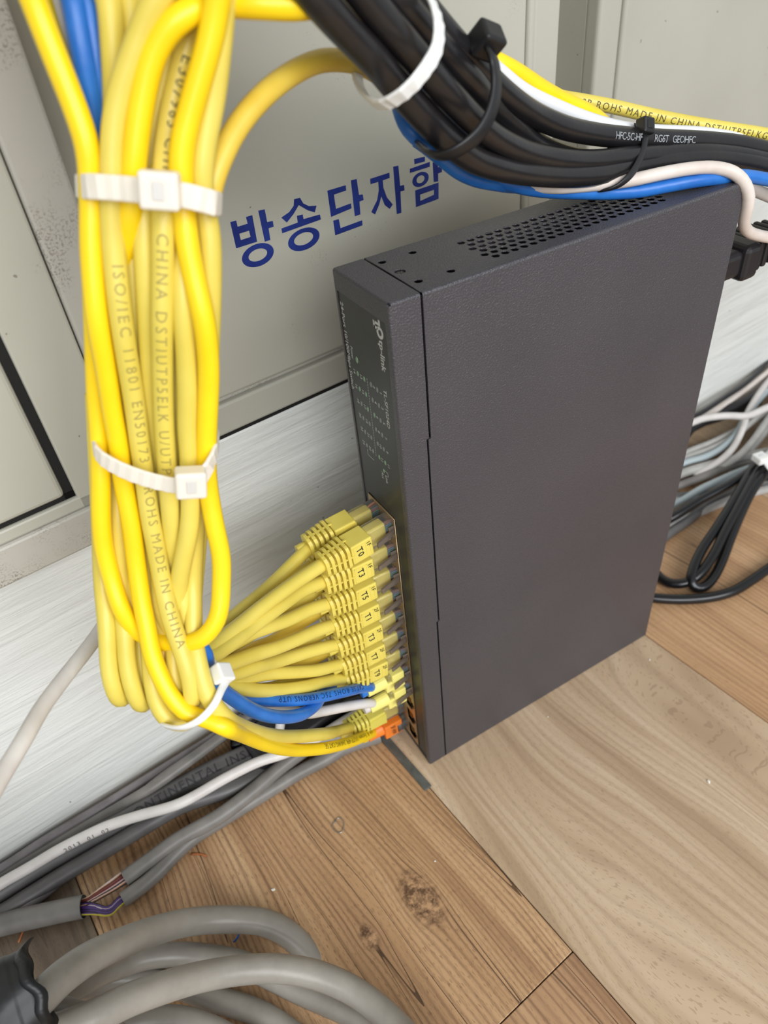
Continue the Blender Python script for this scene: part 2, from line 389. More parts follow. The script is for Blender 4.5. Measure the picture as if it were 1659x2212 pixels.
def flat_text(body, h, origin, ux, uy, m, parent, name='printed_text', offset=0.0, spacing=1.0, center=False, length=None):
    me = text_mesh(body, h, offset, spacing)
    if length:
        kx = length / text_len(me)
        for v in me.vertices: v.co.x *= kx
    ux, uy, origin = Vector(ux), Vector(uy), Vector(origin)
    if center:
        L = text_len(me)
        for v in me.vertices: v.co.x -= L / 2; v.co.y -= h / 2
    for v in me.vertices: v.co = origin + ux * v.co.x + uy * v.co.y
    return link(name, me, m, parent)
def stroke(bm, pts, r, n=5, mi=0):
    Tube(pts, r, n, step=r * 3, smooth=0).add(bm, mi=mi)
def ribbon(name, pts, axes, width, thick, m, parent=None, closed=True, teeth=False, step=0.0015):
    """a strap: pts = path of its middle, axes = its width direction at those points"""
    k = len(pts); P = [Vector(p) for p in pts]; A = [Vector(a).normalized() for a in axes]; C, W = [], []
    for i in range(k if closed else k - 1):
        g = (lambda j: P[j % k]) if closed else (lambda j: P[min(max(j, 0), k - 1)])
        p0, p1, p2, p3 = g(i - 1), g(i), g(i + 1), g(i + 2); nn = max(2, int((p2 - p1).length / step))
        for q in range(nn + (0 if closed or i < k - 2 else 1)):
            t = q / nn; C.append(0.5 * (p1 * 2 + (p2 - p0) * t + (p0 * 2 - p1 * 5 + p2 * 4 - p3) * t * t + (p1 * 3 - p0 - p2 * 3 + p3) * t ** 3))
            W.append(A[i % k].lerp(A[(i + 1) % k], t))
    bm = bmesh.new(); rings = []; nC = len(C)
    for i in range(nC):
        T = (C[(i + 1) % nC] - C[i - 1]) if closed else (C[min(i + 1, nC - 1)] - C[max(i - 1, 0)])
        T.normalize(); a = W[i]
        a = (a - T * a.dot(T)).normalized(); nrm = T.cross(a); th = thick * (0.8 if (teeth and i % 2) else 1.0); b = thick * 0.3
        pr = [(-width / 2, -thick / 2 + b), (-width / 2 + b, -thick / 2), (width / 2 - b, -thick / 2), (width / 2, -thick / 2 + b), (width / 2, th - thick / 2 - b), (width / 2 - b, th - thick / 2), (-width / 2 + b, th - thick / 2), (-width / 2, th - thick / 2 - b)]
        rings.append([bm.verts.new(C[i] + a * x + nrm * y) for x, y in pr])
    q = nC if closed else nC - 1
    for i in range(q):
        a, b2 = rings[i], rings[(i + 1) % nC]
        for j in range(8): bm.faces.new((a[j], a[(j + 1) % 8], b2[(j + 1) % 8], b2[j])).smooth = not teeth
    if not closed: bm.faces.new(rings[0]); bm.faces.new(rings[-1][::-1])
    fixn(bm)
    return obj(name, bm, m, parent)
def oriented_box(name, center, ux, uy, uz, sx, sy, sz, bev, m, parent=None, extra=None, seg=2):
    ux = Vector(ux).normalized(); uy = Vector(uy); uy = (uy - ux * uy.dot(ux)).normalized(); uz = ux.cross(uy)
    bm = bmesh.new(); box(bm, -sx / 2, sx / 2, -sy / 2, sy / 2, -sz / 2, sz / 2, bev, seg=seg)
    if extra: extra(bm)
    mt = Matrix((ux, uy, uz)).transposed().to_4x4(); mt.translation = Vector(center)
    bmesh.ops.transform(bm, matrix=mt, verts=bm.verts[:]); fixn(bm)
    return obj(name, bm, m, parent)

# ================================================================ setting (room frame: X' along the wall, Y' into it)
def in_room(o): o.rotation_euler = (0, 0, PHI); return o
bm = bmesh.new(); box(bm, -1.2, 1.6, -1.1, 0.40, -0.03, -0.0016)
floor = tag(in_room(obj('floor', bm, MT['dark_gap'])), kind='structure')
G = 0.00025
def plank(x0, x1, y0, y1, m):
    bm = bmesh.new(); box(bm, x0 + G, x1 - G, y0 + G, y1 - G, -0.0016, 0.0, 0.0003, seg=1)
    return obj('plank', bm, m, floor)
XS = [-0.195 - 0.185 * 2, -0.195 - 0.185, -0.195, -0.0092, 0.1742, 0.3592, 0.5442, 0.7292]
plank(-0.195, -0.0092, -0.1208, 0.16, MT['pine'])
plank(-0.195, -0.0092, -1.0, -0.1208, MT['reddish'])
plank(-0.0092, 0.1742, -0.62, 0.30, MT['walnut']); plank(-0.0092, 0.1742, -1.0, -0.62, MT['oak'])
plank(0.1742, 0.3592, -0.45, 0.30, MT['oak']); plank(0.3592, 0.5442, -0.8, 0.12, MT['walnut'])
plank(0.5442, 0.7292, -0.5, 0.30, MT['pine']); plank(0.1742, 0.3592, -1.0, -0.45, MT['walnut'])
plank(-0.38, -0.195, -0.30, 0.30, MT['greywood']); plank(-0.38, -0.195, -1.0, -0.30, MT['pine'])
plank(-0.565, -0.38, -0.6, 0.20, MT['walnut'])
bm = bmesh.new(); box(bm, -1.2, 1.6, 0.24, 0.27, -0.03, 1.3)
tag(in_room(obj('wall_back', bm, MT['cab'])), kind='structure')
bm = bmesh.new(); box(bm, -1.2, 1.5, 0.1065, 0.24, -0.001, 0.2008, 0.0015)
tag(in_room(obj('baseboard_back', bm, MT['board'])), kind='structure')

# ---- three painted steel cabinets on the plinth
def frame_strip(bm, along, a0, a1, prof):
    """prof: list of (across, depth Y') ; runs vertically ('z') or horizontally ('x')"""
    V = []
    for (c, y) in prof:
        V.append([bm.verts.new((c, y, a) if along == 'z' else (a, y, c)) for a in (a0, a1)])
    for p, q in zip(V, V[1:]): bm.faces.new((p[0], p[1], q[1], q[0]))
ZB, ZT = 0.2037, 1.15
cabL = tag(in_room(empty('steel_cabinet')), 'grey steel cabinet at left with stained frame and closed door, standing furthest forward', 'cabinet')
bm = bmesh.new()
YL = 0.0700
box(bm, -0.60, -0.0700, YL + 0.012, 0.24, ZB, ZT)
box(bm, -0.0862, -0.0700, YL, YL + 0.013, ZB, ZT, 0.0012)                        # outer stile, flat and dirty
box(bm, -0.60, -0.0862, YL, YL + 0.013, ZB, 0.2215, 0.0012)
stl = obj('frame', bm, MT['cab_dirty'], cabL)
bm = bmesh.new()
for (x0, x1, z0, z1) in ((-0.1090, -0.0866, 0.2215, ZT), (-0.60, -0.0866, 0.2215, 0.2275)):
    box(bm, x0, x1, YL + 0.0015, YL + 0.013, z0, z1, 0.001)
obj('inner_frame', bm, MT['cab'], cabL)
bm = bmesh.new(); box(bm, -0.60, -0.1126, YL + 0.001, YL + 0.0125, 0.2300, ZT, 0.0022, seg=3); obj('door', bm, MT['cab'], cabL)

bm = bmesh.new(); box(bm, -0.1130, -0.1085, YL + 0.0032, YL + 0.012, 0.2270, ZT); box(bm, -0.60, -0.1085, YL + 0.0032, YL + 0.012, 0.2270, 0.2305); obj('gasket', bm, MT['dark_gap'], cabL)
YC = 0.1040
cabC = tag(in_room(empty('steel_cabinet')), 'grey steel cabinet with blue Korean lettering on its door, between its two neighbours', 'cabinet')
bm = bmesh.new()
box(bm, -0.0695, 0.1900, YC + 0.010, 0.24, ZB, ZT)
box(bm, -0.0695, 0.1900, YC, YC + 0.011, ZB, 0.2200, 0.0014, seg=3)              # bottom rail
box(bm, 0.1716, 0.1900, YC, YC + 0.011, ZB, ZT, 0.0020, seg=4)                   # right stile
obj('frame', bm, MT['cab'], cabC)
bm = bmesh.new()
box(bm, 0.1668, 0.1716, YC - 0.0016, YC + 0.008, 0.2200, ZT, 0.0022, seg=5); obj('door_bead', bm, MT['cab'], cabC); bm = bmesh.new(); box(bm, -0.0695, 0.1672, YC + 0.003, YC + 0.0105, 0.2200, 0.2225, 0.0008)
obj('door_lip', bm, MT['cab_dirty'], cabC)
bm = bmesh.new(); box(bm, -0.0695, 0.1664, YC - 0.0005, YC + 0.0098, 0.2234, ZT, 0.0016, seg=3); doorC = obj('door', bm, MT['cab'], cabC)
bm = bmesh.new(); box(bm, -0.0690, 0.1890, YC + 0.0030, 0.23, 0.2004, ZB + .001); obj('base', bm, MT['dark_gap'], cabC)  # not a real plinth part: black block painting the shadow gap under the cabinet

YR = 0.1250
cabR = tag(in_room(empty('steel_cabinet')), 'grey steel cabinet at right with wide plain door, set furthest back', 'cabinet')
bm = bmesh.new(); box(bm, 0.2440, 1.2, YR + 0.010, 0.24, ZB, ZT); box(bm, 0.2440, 0.2630, YR, YR + 0.011, ZB, ZT, 0.0028, seg=5)
box(bm, 0.2630, 1.2, YR, YR + 0.011, ZB, 0.2200, 0.001)
obj('frame', bm, MT['cab'], cabR)
bm = bmesh.new(); box(bm, 0.1906, 0.2440, YR + 0.050, 0.24, ZB, ZT); obj('recess_panel', bm, MT['cab'], cabR)
bm = bmesh.new(); box(bm, 0.2642, 1.2, YR - 0.0005, YR + 0.0098, 0.2225, ZT, 0.0026, seg=5); obj('door', bm, MT['cab'], cabR)

# ---- blue stencilled lettering on the middle door (strokes measured on the door plane)
def L(pts): return [(lambda P: (P.x, P.z))(room_pt(480 + x / 3.318, 330 + y / 3.318, YC - 0.0005)) for x, y in pts]
def ring(cx, cy, l, r, t, b, li, ri, ti, bi, n=40):
    """o-shaped letter part: extremes of the outer and inner outline, as photo points"""
    def ell(l, r, t, b):
        a = [L([p])[0] for p in (l, r, t, b)]; mx = (a[0][0] + a[1][0]) / 2; mz = (a[2][1] + a[3][1]) / 2; rx = (a[1][0] - a[0][0]) / 2; rz = (a[2][1] - a[3][1]) / 2
        return [(mx + rx * math.cos(2 * math.pi * k / n), mz + rz * math.sin(2 * math.pi * k / n)) for k in range(n)]
    return ell(l, r, t, b), ell(li, ri, ti, bi)
bm = bmesh.new()
def glyph(outer, hole=None):
    merge(bm, plate(outer, [hole] if hole else [], YC - 0.00058, YC - 0.0004, 'y'))
glyph(L([(57, 497), (100, 485), (110, 530), (182, 508), (170, 460), (215, 447), (250, 637), (100, 685)]), L([(122, 580), (192, 558), (203, 603), (133, 626)]))
glyph(L([(258, 415), (304, 405), (322, 497), (362, 488), (369, 530), (332, 541), (345, 625), (305, 637)]))
glyph(*ring(0, 0, (138, 752), (370, 705), (268, 646), (240, 822), (186, 742), (322, 712), (262, 686), (245, 780)))
glyph(L([(515, 333), (557, 322), (580, 362), (620, 382), (676, 379), (663, 427), (612, 412), (548, 375), (510, 440), (463, 500), (423, 465), (480, 425), (512, 380)]))
glyph(L([(535, 452), (577, 442), (582, 475), (700, 442), (707, 478), (430, 577), (424, 543), (541, 500)]))
glyph(*ring(0, 0, (470, 643), (698, 590), (590, 538), (575, 703), (514, 633), (652, 600), (588, 570), (578, 662)))
glyph(L([(753, 272), (885, 232), (888, 270), (800, 300), (815, 402), (922, 362), (927, 398), (780, 460)]))
glyph(L([(922, 198), (963, 187), (980, 302), (1007, 298), (1013, 338), (983, 350), (990, 442), (950, 455)]))
glyph(L([(795, 487), (835, 475), (848, 540), (1003, 483), (1005, 520), (810, 592)]))
glyph(L([(1060, 187), (1198, 142), (1200, 180), (1150, 198), (1155, 250), (1180, 320), (1222, 370), (1200, 403), (1165, 375), (1140, 312), (1125, 370), (1095, 443), (1068, 425), (1110, 340), (1122, 270), (1118, 208), (1063, 225)]))
glyph(L([(1225, 100), (1262, 92), (1275, 237), (1303, 230), (1306, 270), (1277, 277), (1284, 430), (1251, 440)]))
glyph(L([(1375, 45), (1452, 27), (1453, 62), (1378, 82)])); glyph(L([(1345, 115), (1487, 65), (1488, 100), (1345, 145)]))
glyph(*ring(0, 0, (1362, 200), (1480, 183), (1422, 138), (1418, 244), (1392, 196), (1450, 186), (1422, 162), (1418, 218)))
glyph(L([(1508, 70), (1545, 60), (1546, 105), (1573, 95), (1575, 138), (1547, 148), (1548, 205), (1516, 210)]))
glyph(L([(1383, 270), (1550, 213), (1550, 330), (1520, 342), (1388, 390)]), L([(1418, 300), (1517, 265), (1518, 300), (1420, 345)]))
obj('printed_text', bm, MT['navy'], cabC)['label'] = 'blue Korean lettering'

# ================================================================ the network switch
D_, T_, H_ = 0.1747, 0.0419, 0.294
sw = tag(empty('network_switch'), 'charcoal metal network switch standing upright on its narrow side, cables plugged in its front', 'network switch')
bm = bmesh.new(); TH = 0.0010
def zs(x1, x2, x3, xe): return [(x1, H_ - .0012), (x1, .2332), (x2, .2328), (x2, .1236), (x3, .1232), (x3, .0012), (xe, .0012), (xe, H_ - .0012)]
prism(bm, zs(.0140, .0128, .0118, D_), 0.0, TH)                                   # broad side towards the camera
prism(bm, zs(.0140, .0128, .0118, D_), T_ - TH, T_)
box(bm, .0118, D_, .0012, T_ - .0012, 0.0, TH); box(bm, D_ - TH, D_, .0012, T_ - .0012, .0012, H_ - .0012)
def qcorner(bm, x0, x1, cy, cz, r, a0, n=5):
    V = [[bm.verts.new((x, cy + r * math.cos(a0 + math.pi / 2 * k / n), cz + r * math.sin(a0 + math.pi / 2 * k / n))) for x in (x0, x1)] for k in range(n + 1)]
    for p, q in zip(V, V[1:]): bm.faces.new((p[0], p[1], q[1], q[0])).smooth = True
for (cy, cz, a) in ((.0012, H_ - .0012, math.pi / 2), (T_ - .0012, H_ - .0012, 0), (.0012, .0012, math.pi), (T_ - .0012, .0012, -math.pi / 2)): qcorner(bm, .0140, D_, cy, cz, .0012, a)
rr = 0.00176
def hexa(cx, cy, r, n=6): return [(cx + r * math.cos(2 * math.pi * (k + .5) / n), cy + r * 1.05 * math.sin(2 * math.pi * (k + .5) / n)) for k in range(n)]
holes = []
rows = [(.0278, .0495, 21), (.0239, .0515, 21), (.0200, .0493, 22), (.0162, .0515, 21), (.0124, .0493, 21), (.0086, .0515, 20)]
for y, x0, k in rows:
    for i in range(k): holes.append(hexa(x0 + .0044 * i, y, rr))
for (x, y) in ((.0170, .0329), (.0305, .0329), (.0315, .0085), (.0180, .0090)): holes.append(hexa(x, y, .00165, 14))
holes.append(hexa(.0175, .0207, .0021, 16))
merge(bm, plate([(.0140, .0012), (D_, .0012), (D_, T_ - .0012), (.0140, T_ - .0012)], holes, H_ - .0005, H_, 'z'))
fixn(bm); cover = obj('cover', bm, MT['switch'], sw)
bm = bmesh.new(); box(bm, .0020, D_ - .002, .002, T_ - .002, .002, H_ - .0120); obj('chassis', bm, MT['switch_dark'], sw)
bm = bmesh.new(); bmesh.ops.create_cone(bm, cap_ends=True, segments=20, radius1=.0019, radius2=.0019, depth=.001)
for a in (0.4, 0.4 + math.pi / 2): box(bm, -.0013, .0013, -.0002, .0002, .0004, .00062, mat=Matrix.Rotation(a, 4, 'Z'), mi=1)
bmesh.ops.translate(bm, verts=bm.verts[:], vec=(.0175, .0207, H_ - .0010)); obj('screw', bm, [MT['black_plastic'], MT['strip']], sw)
# bezel: hollow front cap
bm = bmesh.new()
prism(bm, [(.0010, .0010), (.0010, H_ - .001), (.0130, H_ - .001), (.0130, .2336), (.0119, .2332), (.0119, .1240), (.0109, .1236), (.0109, .0010)], 0.0, TH); box(bm, .0010, .0130, T_ - TH, T_, .001, H_ - .001)
box(bm, .0010, .0130, .001, T_ - .001, H_ - TH, H_); box(bm, .0010, .0130, .001, T_ - .001, 0.0, TH)
for (cy, cz, a) in ((.0012, H_ - .0012, math.pi / 2), (T_ - .0012, H_ - .0012, 0), (.0012, .0012, math.pi), (T_ - .0012, .0012, -math.pi / 2)): qcorner(bm, .0012, .0130, cy, cz, .0012, a)
PY0, PY1, PZ1 = .0033, .0398, .2858                                               # recessed panel outline
PB0, PB1, PBZ0, PBZ1 = .0120, .0362, .0052, .1884                                 # port block opening
merge(bm, plate([(.0010, .0010), (T_ - .001, .0010), (T_ - .001, H_ - .001), (.0010, H_ - .001)],
                [[(PY0, .0030), (PY1, .0030), (PY1, PZ1), (PY0, PZ1)]], 0.0, .0010, 'x'))
for (sy, y) in ((0, .0010), (1, T_ - .0010)):                                     # rounded long front edges
    V = []
    for k in range(6):
        a = math.pi / 2 * k / 5; yy = (.0010 - .0010 * math.cos(a)) if sy == 0 else (T_ - .0010 + .0010 * math.cos(a)); V.append([bm.verts.new((.0010 - .0010 * math.sin(a), yy, z)) for z in (.001, H_ - .001)])
    for p, q in zip(V, V[1:]): bm.faces.new((p[0], p[1], q[1], q[0])).smooth = True
V = []
for k in range(6):
    a = math.pi / 2 * k / 5; V.append([bm.verts.new((.0010 - .0010 * math.sin(a), y, H_ - .0010 + .0010 * math.cos(a))) for y in (.001, T_ - .001)])
for p, q in zip(V, V[1:]): bm.faces.new((p[0], p[1], q[1], q[0])).smooth = True
fixn(bm); obj('bezel', bm, MT['switch'], sw)
bm = plate([(PY0 + .0003, .0033), (PY1 - .0003, .0033), (PY1 - .0003, PZ1 - .0003), (PY0 + .0003, PZ1 - .0003)],
           [[(PB0, PBZ0), (PB1, PBZ0), (PB1, PBZ1), (PB0, PBZ1)]], .0004, .0012, 'x')
panel = obj('front_panel', bm, MT['switch_smooth'], sw)
XF = .00036
UX, UY = (0, 0, -1), (0, -1, 0)
flat_text('24-Port 10/100Mbps Switch', .0023, (XF, .0388, .2817), UX, UY, MT['print_grey'], panel, offset=.012, length=.0388)
flat_text('tp-link', .0031, (XF, .0098, .2770), UX, UY, MT['print_grey'], panel, offset=.02, length=.0130)
flat_text('TL-SF1024D', .0023, (XF, .0104, .2560), UX, UY, MT['print_grey'], panel, offset=.010, length=.0176)
flat_text('Power', .0018, (XF, .0350, .2642), UX, UY, MT['print_grey'], panel, offset=.01, length=.0058)
flat_text('Link', .0018, (XF, .0168, .2105), UX, UY, MT['print_grey'], panel, offset=.01)
flat_text('Act', .0018, (XF, .0202, .2105), UX, UY, MT['print_grey'], panel, offset=.01)
bm = bmesh.new()                                                                  # round emblem before the name
merge(bm, plate([(.0085 + .0024 * math.cos(a), .2800 + .0024 * math.sin(a)) for a in [2 * math.pi * k / 24 for k in range(24)]],
                [[(.0085 + .0012 * math.cos(a), .2800 + .0012 * math.sin(a)) for a in [2 * math.pi * k / 20 for k in range(20)]]], XF - .00001, XF + .00002, 'x'))
for (y0, y1, z0, z1) in ((.0100, .0128, .2806, .2817), (.0092, .0122, .2826, .2836), (.0079, .0091, .2826, .2850), (.0118, .0130, .2806, .2836)): box(bm, XF - .00001, XF + .00002, y0, y1, z0, z1)
obj('printed_emblem', bm, MT['print_grey'], panel); bm = bmesh.new()
for k in range(30):                                                               # dashed line and brackets
    z = .2545 - .00128 * k; box(bm, XF - .00001, XF + .00002, .02345, .02365, z - .0008, z)
for (y0, y1, z0, z1) in ((.0315, .0317, .2125, .2155), (.0262, .0316, .2125, .2127), (.0143, .0145, .2105, .2130), (.0143, .0172, .2125, .2127)): box(bm, XF - .00001, XF + .00002, y0, y1, z0, z1)
tag(obj('printed_marks', bm, MT['print_grey'], panel), kind='stuff')
def led(y, z, m, r=.0010):
    bm = bmesh.new(); bmesh.ops.create_uvsphere(bm, u_segments=14, v_segments=8, radius=r)
    bmesh.ops.scale(bm, vec=(.35, .8, 1.25), verts=bm.verts[:]); bmesh.ops.translate(bm, verts=bm.verts[:], vec=(.0004, y, z)); return obj('indicator_light', bm, m, sw, True)
m_led, n_, b_, t_, nt_ = new_mat('led_green_lit', 0.3)
b_.inputs['Base Color'].default_value = lin((112, 136, 112)); b_.inputs['Emission Color'].default_value = lin((120, 220, 120)); b_.inputs['Emission Strength'].default_value = 0.02
led(.0305, .2597, m_led, .0012)
for k in range(6):
    z = .2531 - .0071 * k
    for (y, num, ty, lit) in ((.0156, 2 * k + 1, .0128, k == 5), (.0206, 2 * k + 2, .0182, k in (2, 5)), (.0260, 13 + 2 * k, .0286, k < 3), (.0314, 14 + 2 * k, .0342, k < 2)):
        led(y, z, m_led if lit else MT['led_off'])
        flat_text(str(num), .0017, (XF, ty, z), UX, UY, MT['print_grey'], panel, center=True, offset=.008)
led(.0178, .2120, m_led, .0009)
# port block: plated plate with 24 openings, dark wells, gold contacts
PZ = [.1884 - .0152 * (i + .5) for i in range(12)]
NY, FY = .0178, .0303
holes = []
for z in PZ:
    for (yc, s) in ((NY, 1), (FY, -1)):
        def Y(v): return yc + s * v
        holes.append([(Y(-.0026), z - .0059), (Y(.0042), z - .0059), (Y(.0042), z + .0059), (Y(-.0026), z + .0059), (Y(-.0026), z + .0032), (Y(-.0042), z + .0032), (Y(-.0042), z + .0018), (Y(-.0052), z + .0018), (Y(-.0052), z - .0018), (Y(-.0042), z - .0018), (Y(-.0042), z - .0032), (Y(-.0026), z - .0032)])
blk = plate([(PB0 + .0002, PBZ0 + .0002), (PB1 - .0002, PBZ0 + .0002), (PB1 - .0002, PBZ1 - .0002), (PB0 + .0002, PBZ1 - .0002)], holes, -.0002, .0003, 'x')
pblock = obj('port_block', blk, MT['tan_metal'], sw)
bm = bmesh.new()
for z in PZ:
    for (yc, s) in ((NY, 1), (FY, -1)):
        for k in range(8): zz = z - .0036 + .00103 * k; box(bm, .0010, .0017, min(yc + s * .0008, yc + s * .0040), max(yc + s * .0008, yc + s * .0040), zz - .0002, zz + .0002, mi=0)
        box(bm, .0006, .0019, yc - s * .0026 - .0005, yc - s * .0026 + .0005, z - .0058, z - .0034, mi=0); box(bm, .0006, .0019, yc - s * .0026 - .0005, yc - s * .0026 + .0005, z + .0034, z + .0058, mi=0)
obj('contacts', bm, MT['gold'], pblock)

# ================================================================ connectors
def boot_shape():
    """strain-relief boot, latch side at -y; x = 0 is the port face"""
    bm = bmesh.new()
    box(bm, -.0238, -.0128, -.0054, .0050, -.0054, .0054, .0006)
    prism(bm, [(-.0238, -.0030), (-.0128, -.0044), (-.0128, .0044), (-.0238, .0030)], .0048, .0056)
    for s, (w0, w1) in ((-1, (.0040, .0046)),):                                    # raised label frame
        for (x0, x1, z0, z1) in ((-.0228, -.0145, .0041, .0043), (-.0228, -.0145, -.0043, -.0041), (-.0228, -.0226, -.0043, .0043), (-.0166, -.0164, -.0043, .0043), (-.0145, -.0143, -.0043, .0043)):
            box(bm, x0, x1, -.00555, -.0053, z0, z1)
    c = bmesh.ops.create_cone(bm, cap_ends=True, segments=14, radius1=.0036, radius2=.0042, depth=.0130, matrix=Matrix.Translation((-.0300, 0, 0)) @ Matrix.Rotation(math.pi / 2, 4, 'Y'))
    for k in range(5):
        x = -.0255 - .0026 * k; w = .0065 - .00020 * k; h = .0060 - .0002 * k; r = .0024 + .0003 * k
        pr = []
        for (cy, cz, a0) in ((h - r, w - r, 0), (-(h - r), w - r, 1), (-(h - r), -(w - r), 2), (h - r, -(w - r), 3)):
            for q in range(4): a = (a0 + q / 3) * math.pi / 2; pr.append((cy + r * math.cos(a), cz + r * math.sin(a)))
        prism(bm, pr, x - .00078, x + .00078, 'x')
        if k < 4 or True:
            for (y, z) in ((-h + .0006, 0), (h - .0006, 0), (0, w - .0006), (0, -w + .0006)):
                box(bm, x - .0001, x + .0026, y - .0004, y + .0004, z - .00035, z + .00035)
    fixn(bm); return bm
def small_boot_shape():
    bm = bmesh.new()
    box(bm, -.0110, -.0035, -.0046, .0046, -.0062, .0062, .0006)
    box(bm, -.0150, -.0105, -.0042, .0046, -.0062, .0010, .0006)
    bmesh.ops.create_cone(bm, cap_ends=True, segments=18, radius1=.0038, radius2=.0042, depth=.0115, matrix=Matrix.Translation((-.0195, 0, 0)) @ Matrix.Rotation(math.pi / 2, 4, 'Y'))
    fixn(bm)
    for f in bm.faces: f.smooth = False
    return bm
def orange_boot_shape():
    bm = bmesh.new(); box(bm, -.0150, -.0030, -.0056, .0056, -.0060, .0060, .0008)
    bmesh.ops.create_cone(bm, cap_ends=True, segments=18, radius1=.0039, radius2=.0046, depth=.0105, matrix=Matrix.Translation((-.0198, 0, 0)) @ Matrix.Rotation(math.pi / 2, 4, 'Y'))
    fixn(bm); return bm
def plug_shape():
    bm = bmesh.new(); box(bm, -.0130, .0060, -.0030, .0038, -.0057, .0057, .0004, seg=1); fixn(bm); return bm
def plug_core_shape():
    bm = bmesh.new(); box(bm, -.0129, -.0035, -.0020, .0030, -.0047, .0047, .0006); fixn(bm); return bm
def wires_shape():
    bm = bmesh.new()
    for k in range(8):
        z = -.0040 + .00114 * k
        Tube([(-.0050, .0004, z * .7), (-.0022, -.0010, z * .95), (.0040, -.0008, z)], .0005, 6, .002).add(bm, mi=k)
    return bm
def latch_shape():
    bm = bmesh.new()
    prism(bm, [(-.0115, -.0068), (-.0095, -.0062), (-.0030, -.0046), (.0030, -.0030), (.0030, -.0038), (-.0030, -.0056), (-.0098, -.0074), (-.0115, -.0077)], -.0014, .0014, 'z')
    box(bm, -.0030, .0035, -.0044, -.0034, -.0028, .0028, .0003, seg=1)
    fixn(bm); return bm
def me_of(bm, mats):
    me = bpy.data.meshes.new('shared'); bm.to_mesh(me); bm.free()
    for x in mats: me.materials.append(x)
    return me
WIRES = [MT['w_orange'], MT['w_brown'], MT['w_red'], MT['w_green'], MT['w_blue'], MT['w_green'], MT['w_blue'], MT['w_brown']]
ME = {'boot': me_of(boot_shape(), [MT['boot']]), 'boot_olive': me_of(boot_shape(), [MT['boot_olive']]), 'small': me_of(small_boot_shape(), [MT['boot_light']]),
      'orange': me_of(orange_boot_shape(), [MT['orange']]), 'plug': me_of(plug_shape(), [MT['clear']]), 'core': me_of(plug_core_shape(), [MT['boot']]),
      'wires': me_of(wires_shape(), WIRES), 'latch': me_of(latch_shape(), [MT['latch']])}
REAR = {'boot': .0375, 'boot_olive': .0375, 'small': .0245, 'orange': .0245}
def connector(root, row, i, kind, writing=None, tilt=(0, 0)):
    """row 'n' near / 'f' far; returns world points: cable entry and a lead-in"""
    yc = NY if row == 'n' else FY
    mt = Matrix.Translation((0, yc, PZ[i])) @ Matrix.Rotation(tilt[0], 4, 'Y') @ Matrix.Rotation(tilt[1], 4, 'Z') @ (Matrix.Identity(4) if row == 'n' else Matrix.Rotation(math.pi, 4, 'X'))
    def put(name, me, parent):
        o = bpy.data.objects.new(name, me); COL.objects.link(o); o.parent = parent
        if parent is root: o.matrix_local = mt
        return o
    b = put('connector_boot', ME[kind], root); p = put('plug', ME['plug'], root)
    if kind in ('boot', 'boot_olive'): put('plug_core', ME['core'], p)
    put('wires', ME['wires'], p); put('latch', ME['latch'], p)
    if writing:
        if kind == 'orange':
            flat_text(writing[0], .0030, (-.0112, .00570, -.0046), (0.1, 0, 1), (1, 0, -0.1), MT['w_black'], b, name='handwriting', offset=.01, length=.0090); parts = []
        else: parts = [(writing[0], -.0160, -.0055, .0040), (writing[1], -.0214, -.0055, .0030)]
        for t, x, y, z in parts:
            hgt = .0020 if (t == writing[0] and kind != 'orange') else .0031
            o = flat_text(t, hgt, (x, y - .00012, z), (0.12, 0, -1), (1, 0, 0.12), MT['ink'] if kind != 'orange' else MT['w_black'], b, name='handwriting', offset=.008, spacing=1.15)
    a = mt @ Vector((-REAR[kind] + .003, 0, 0)); c = mt @ Vector((-REAR[kind] - .004, 0, 0)); return [c, a]

# ================================================================ the yellow bundle and the cables fanning out to the ports
DBT = [(-200, .150), (0, .162), (200, .171), (400, .180), (700, .195), (1000, .221), (1250, .237), (1450, .242), (1600, .246)]
def Db(y):
    if y <= DBT[0][0]: return DBT[0][1]
    for (a, da), (b, db) in zip(DBT, DBT[1:]):
        if y <= b: return da + (db - da) * (y - a) / (b - a)
    return DBT[-1][1]
def bp(t, base=0.0):                                   # bundle point: (x, y[, mm behind the front])
    return atd(t[0], t[1], Db(t[1]) + base + (t[2] if len(t) > 2 else 0.0) * 0.001)
RY = 0.00305
CAB = {}
def cable(name, pts, r, m, label, cat='cable', group=None, root=False, n=12, wob=0.0, step=0.0025):
    """a cable as a thing: a single tube, or (root) an Empty that will also hold connectors"""
    tb = Tube(run_on(pts), r, n, step)
    if root:
        o = empty(name, tb.C[0]); j = tb.build('jacket', m, o, wob=wob); j.matrix_parent_inverse = Matrix.Translation(-tb.C[0])
    else: o = tb.build(name, m, wob=wob); j = o
    tag(o, label, cat, group); return tb, o, j
def patch(row, i, kind, mid, m, label, writing=None, tilt=(0, 0), d_end=.262, slot=None, r=.0031, tail=None, back=0.0, group=None):
    """patch cable: plugged in port i, through the traced points, to the tie, then up inside the bundle"""
    root = empty('patch_cable', (0, 0, 0))
    c, a = connector(root, row, i, kind, writing, tilt)
    d0 = depth(a); pts = [c, a]
    k = len(mid); 
    for q, p in enumerate(mid):
        t = (q + 1) / k
        pts.append(atd(p[0], p[1], d0 + (d_end - d0) * t + back * math.sin(math.pi * t)))
    if slot is not None: pts += slot_path(slot)
    if tail: pts += tail
    tb = Tube(run_on(pts), r); j = tb.build('jacket', m, root); tag(root, label, 'network cable', group)
    return tb, root, j
CY = [(1330, 352, 66), (1230, 340, 70), (1100, 338, 82), (950, 345, 92), (800, 345, 98), (650, 330, 104), (520, 322, 104), (410, 320, 112), (300, 330, 108), (180, 350, 96), (60, 372, 84), (-80, 390, 84)]
